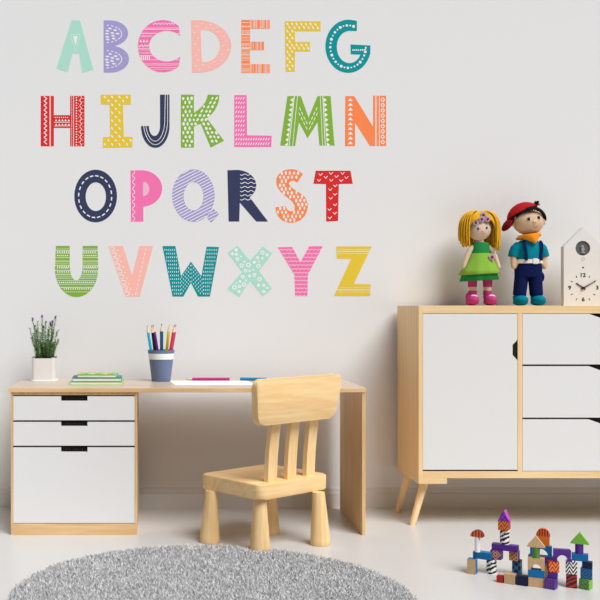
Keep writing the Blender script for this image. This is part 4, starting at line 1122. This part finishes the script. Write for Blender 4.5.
zig = pattern('orange_zigzag', 'chevron', (170,34,26), (222,140,44), n=2.4, size=.034, amp=1.0)
_, t9 = blk(498.2, 507.4, D1-.014, t8+.0001, hpx(518.6, 527.8, D1), zig, 'orange zigzag cube with a red side, under the tallest purple roof', C_['red'], dep=.038)
blk(498.4, 508.4, D1-.012, t9+.0001, hpx(507.2, 517.6, D1), pattern('roof_purple', 'checker', (148,48,178), (62,38,150), n=4.2, size=.036), 'magenta and violet checked roof block on the tallest tower', C_['magenta'], kind='roof', dep=.034)
# front row
def fl(y): return H*F/(y-CY)
blk(496.6, 502.6, fl(582.8), 0, hpx(576.2, 583, fl(583)), C_['red'], 'small red cube on the floor left of the beech cube', C_['red'], dep=.022)
blk(504.3, 514.2, fl(584.2), 0, hpx(574.2, 584, fl(584)), BW_(), 'natural beech cube on the floor between red and navy cubes', dep=.030)
blk(516.6, 526.6, fl(585.8), 0, hpx(576, 585.8, fl(586)), C_['navy'], 'navy blue cube on the floor right of the beech cube', dep=.022)
D2 = fl(587.2)
_, a1 = blk(528.6, 543.8, D2, 0, hpx(577.6, 587.4, D2), BW_(), 'low beech brick on the floor under the blue slab', dep=.030, yaw=-24)
_, a2 = blk(528.4, 543.8, D2-.001, a1+.0001, hpx(570.2, 577.4, D2), C_['blue'], 'blue slab between the low beech brick and the beech arch', dep=.030, yaw=-24)
_, a3 = blk(528.5, 543.8, D2, a2+.0001, hpx(558.6, 570.0, D2), BW_(), 'natural beech arch block on the blue slab', kind='arch', dep=.030, yaw=-24)
_, a4 = blk(532.4, 539.6, D2+.002, a3+.0001, hpx(547.0, 558.4, D2), C_['dkgreen'], 'green cylinder on the beech arch', kind='cyl', dep=.022, yaw=-24)
blk(527.4, 544.4, D2+.001, a4+.0001, hpx(536.2, 546.8, D2), BW_(), 'natural beech roof block on the green cylinder', kind='roof', dep=.024, yaw=-24)
# purple column
D3 = fl(589.4)
_, p1 = blk(544.4, 554.2, D3, 0, hpx(579.0, 589.4, D3), pattern('purple_dots', 'dots', (84,40,140), (150,100,120), n=4.5, size=.036), 'purple cube with tiny dots on the floor under the zigzag cube', dep=.032, yaw=-40)
_, p2 = blk(548.0, 556.8, D3+.006, p1+.0001, hpx(573.0, 579.2, D3), C_['purple'], 'thin purple block between the dotted purple cube and the zigzag cube', dep=.028, yaw=-28)
_, p3 = blk(549.2, 559.0, D3+.004, p2+.0001, hpx(562.2, 572.6, D3), pattern('zigzag_bright', 'chevron', (176,40,26), (232,130,40), n=2.4, size=.034, amp=1.0), 'red and orange zigzag cube under the left foot of the purple arch', C_['maroon'], dep=.030, yaw=-10)
# purple shelf behind carrying the blue arch
D4 = D3 + .105
zc = Z(563.0, D4)
_, q0 = blk(542.2, 548.0, D4+.002, 0, zc, BW_(), 'tall beech pillar behind the beech arch, under the right half of the purple shelf', dep=.028, yaw=-24)
blk(528.9, 532.6, D4+.002, 0, zc, BW_(), 'slim beech pillar behind the beech arch, under the left end of the purple shelf', dep=.028, yaw=-24)
_, q1 = blk(529.0, 556.0, D4, zc+.0001, hpx(556.8, 563.0, D4), C_['purple'], 'long purple shelf block behind the beech arch', dep=.030, yaw=-24)
_, q2 = blk(531.0, 551.0, D4+.002, q1+.0001, hpx(546.2, 556.6, D4), C_['blue'], 'blue arch block on the purple shelf', kind='arch', dep=.026, yaw=-24)
_, q3 = blk(537.4, 549.0, D4+.003, q2+.0001, hpx(536.0, 546.0, D4), C_['orange'], 'plain orange cube on the blue arch', dep=.024, yaw=-24)
blk(536.8, 549.4, D4+.003, q3+.0001, hpx(528.6, 535.8, D4), pattern('dome_stripes_small', 'stripes', (216,120,40), (150,22,30), n=4.4, size=.036), 'red half round block with orange stripes, on the orange cube', C_['orange'], kind='dome', dep=.022, yaw=-24)
# right towers
D5 = fl(588.2)
tig = pattern('tiger_paint', 'zebra', (176,36,30), (22,14,14), n=2.6, size=.036, amp=1.6)
_, r1 = blk(566.4, 576.6, D5, 0, hpx(574.6, 588.4, D5), tig, 'red and black tiger striped brick standing on the floor', dep=.026, yaw=-24)
bwz = pattern('black_white_zigzag', 'chevron', (246,244,242), (20,16,16), n=2.6, size=.036, amp=1.0)
_, r2 = blk(566.0, 576.6, D5, r1+.0001, p3-r1, bwz, 'black and white zigzag cube on the tiger striped brick', dep=.028, yaw=-24)
blk(554.4, 570.2, (D3+D5)/2+.006, p3+.0003, hpx(551.2, 562.4, D5), C_['purple'], 'purple arch block bridging the two zigzag cubes', kind='arch', dep=.024, yaw=-16)
D6 = fl(589.6)
_, s1 = blk(579.2, 588.4, D6, 0, hpx(579.6, 589.8, D6), pattern('green_zigzag', 'chevron', (64,110,50), (112,160,80), n=2.4, size=.034, amp=1.0), 'green zigzag cube with a lime side, on the floor at far right', C_['green'], dep=.034, yaw=-44)
_, s2 = blk(580.8, 591.4, D6, s1+.0001, hpx(568.8, 579.2, D6), pattern('blue_diamond', 'diamond', (0,110,170), (12,52,100), n=3.4, size=.036, amp=1.5), 'blue cube with dark diamond pattern, on the green zigzag cube', C_['blue'], dep=.028, yaw=-28)
_, s3 = blk(582.4, 591.6, D6+.002, s2+.0001, r2+.0001-(s2+.0001), C_['navy'], 'thin navy block on the blue diamond cube', dep=.026, yaw=-28)
_, s4 = blk(572.2, 587.6, D5-.002, r2+.0002, hpx(556.2, 563.2, D5), C_['blue'], 'blue plank between the black and white zigzag cube and the navy block', dep=.026, yaw=-24)
_, s5 = blk(575.2, 583.2, D5, s4+.0001, hpx(545.4, 555.6, D5), C_['purple'], 'purple cylinder under the green roof', kind='cyl', dep=.026, yaw=-24)
blk(571.0, 588.2, D5-.001, s5+.0001, hpx(534.2, 545.2, D5), C_['green'], 'green triangular roof block on the purple cylinder', C_['green'], kind='roof', dep=.024, yaw=-26)

# ------------------------------------------------------------------ light
w = bpy.data.worlds.new('world'); scene.world = w; w.use_nodes = True
bg = w.node_tree.nodes['Background']; bg.inputs[0].default_value = (.985, .99, 1.0, 1); bg.inputs[1].default_value = .165
sun = bpy.data.lights.new('daylight', 'SUN'); so = bpy.data.objects.new('daylight', sun); COL.objects.link(so)
sun.energy = 3.78; sun.angle = math.radians(36); sun.color = (1, .995, .985)
so.rotation_euler = Vector((.72, -1.0, 1.6)).to_track_quat('Z', 'Y').to_euler()

vs = scene.view_settings; vs.view_transform = 'Standard'; vs.look = 'None'; vs.gamma = 1; vs.use_curve_mapping = False; vs.exposure = -0.05
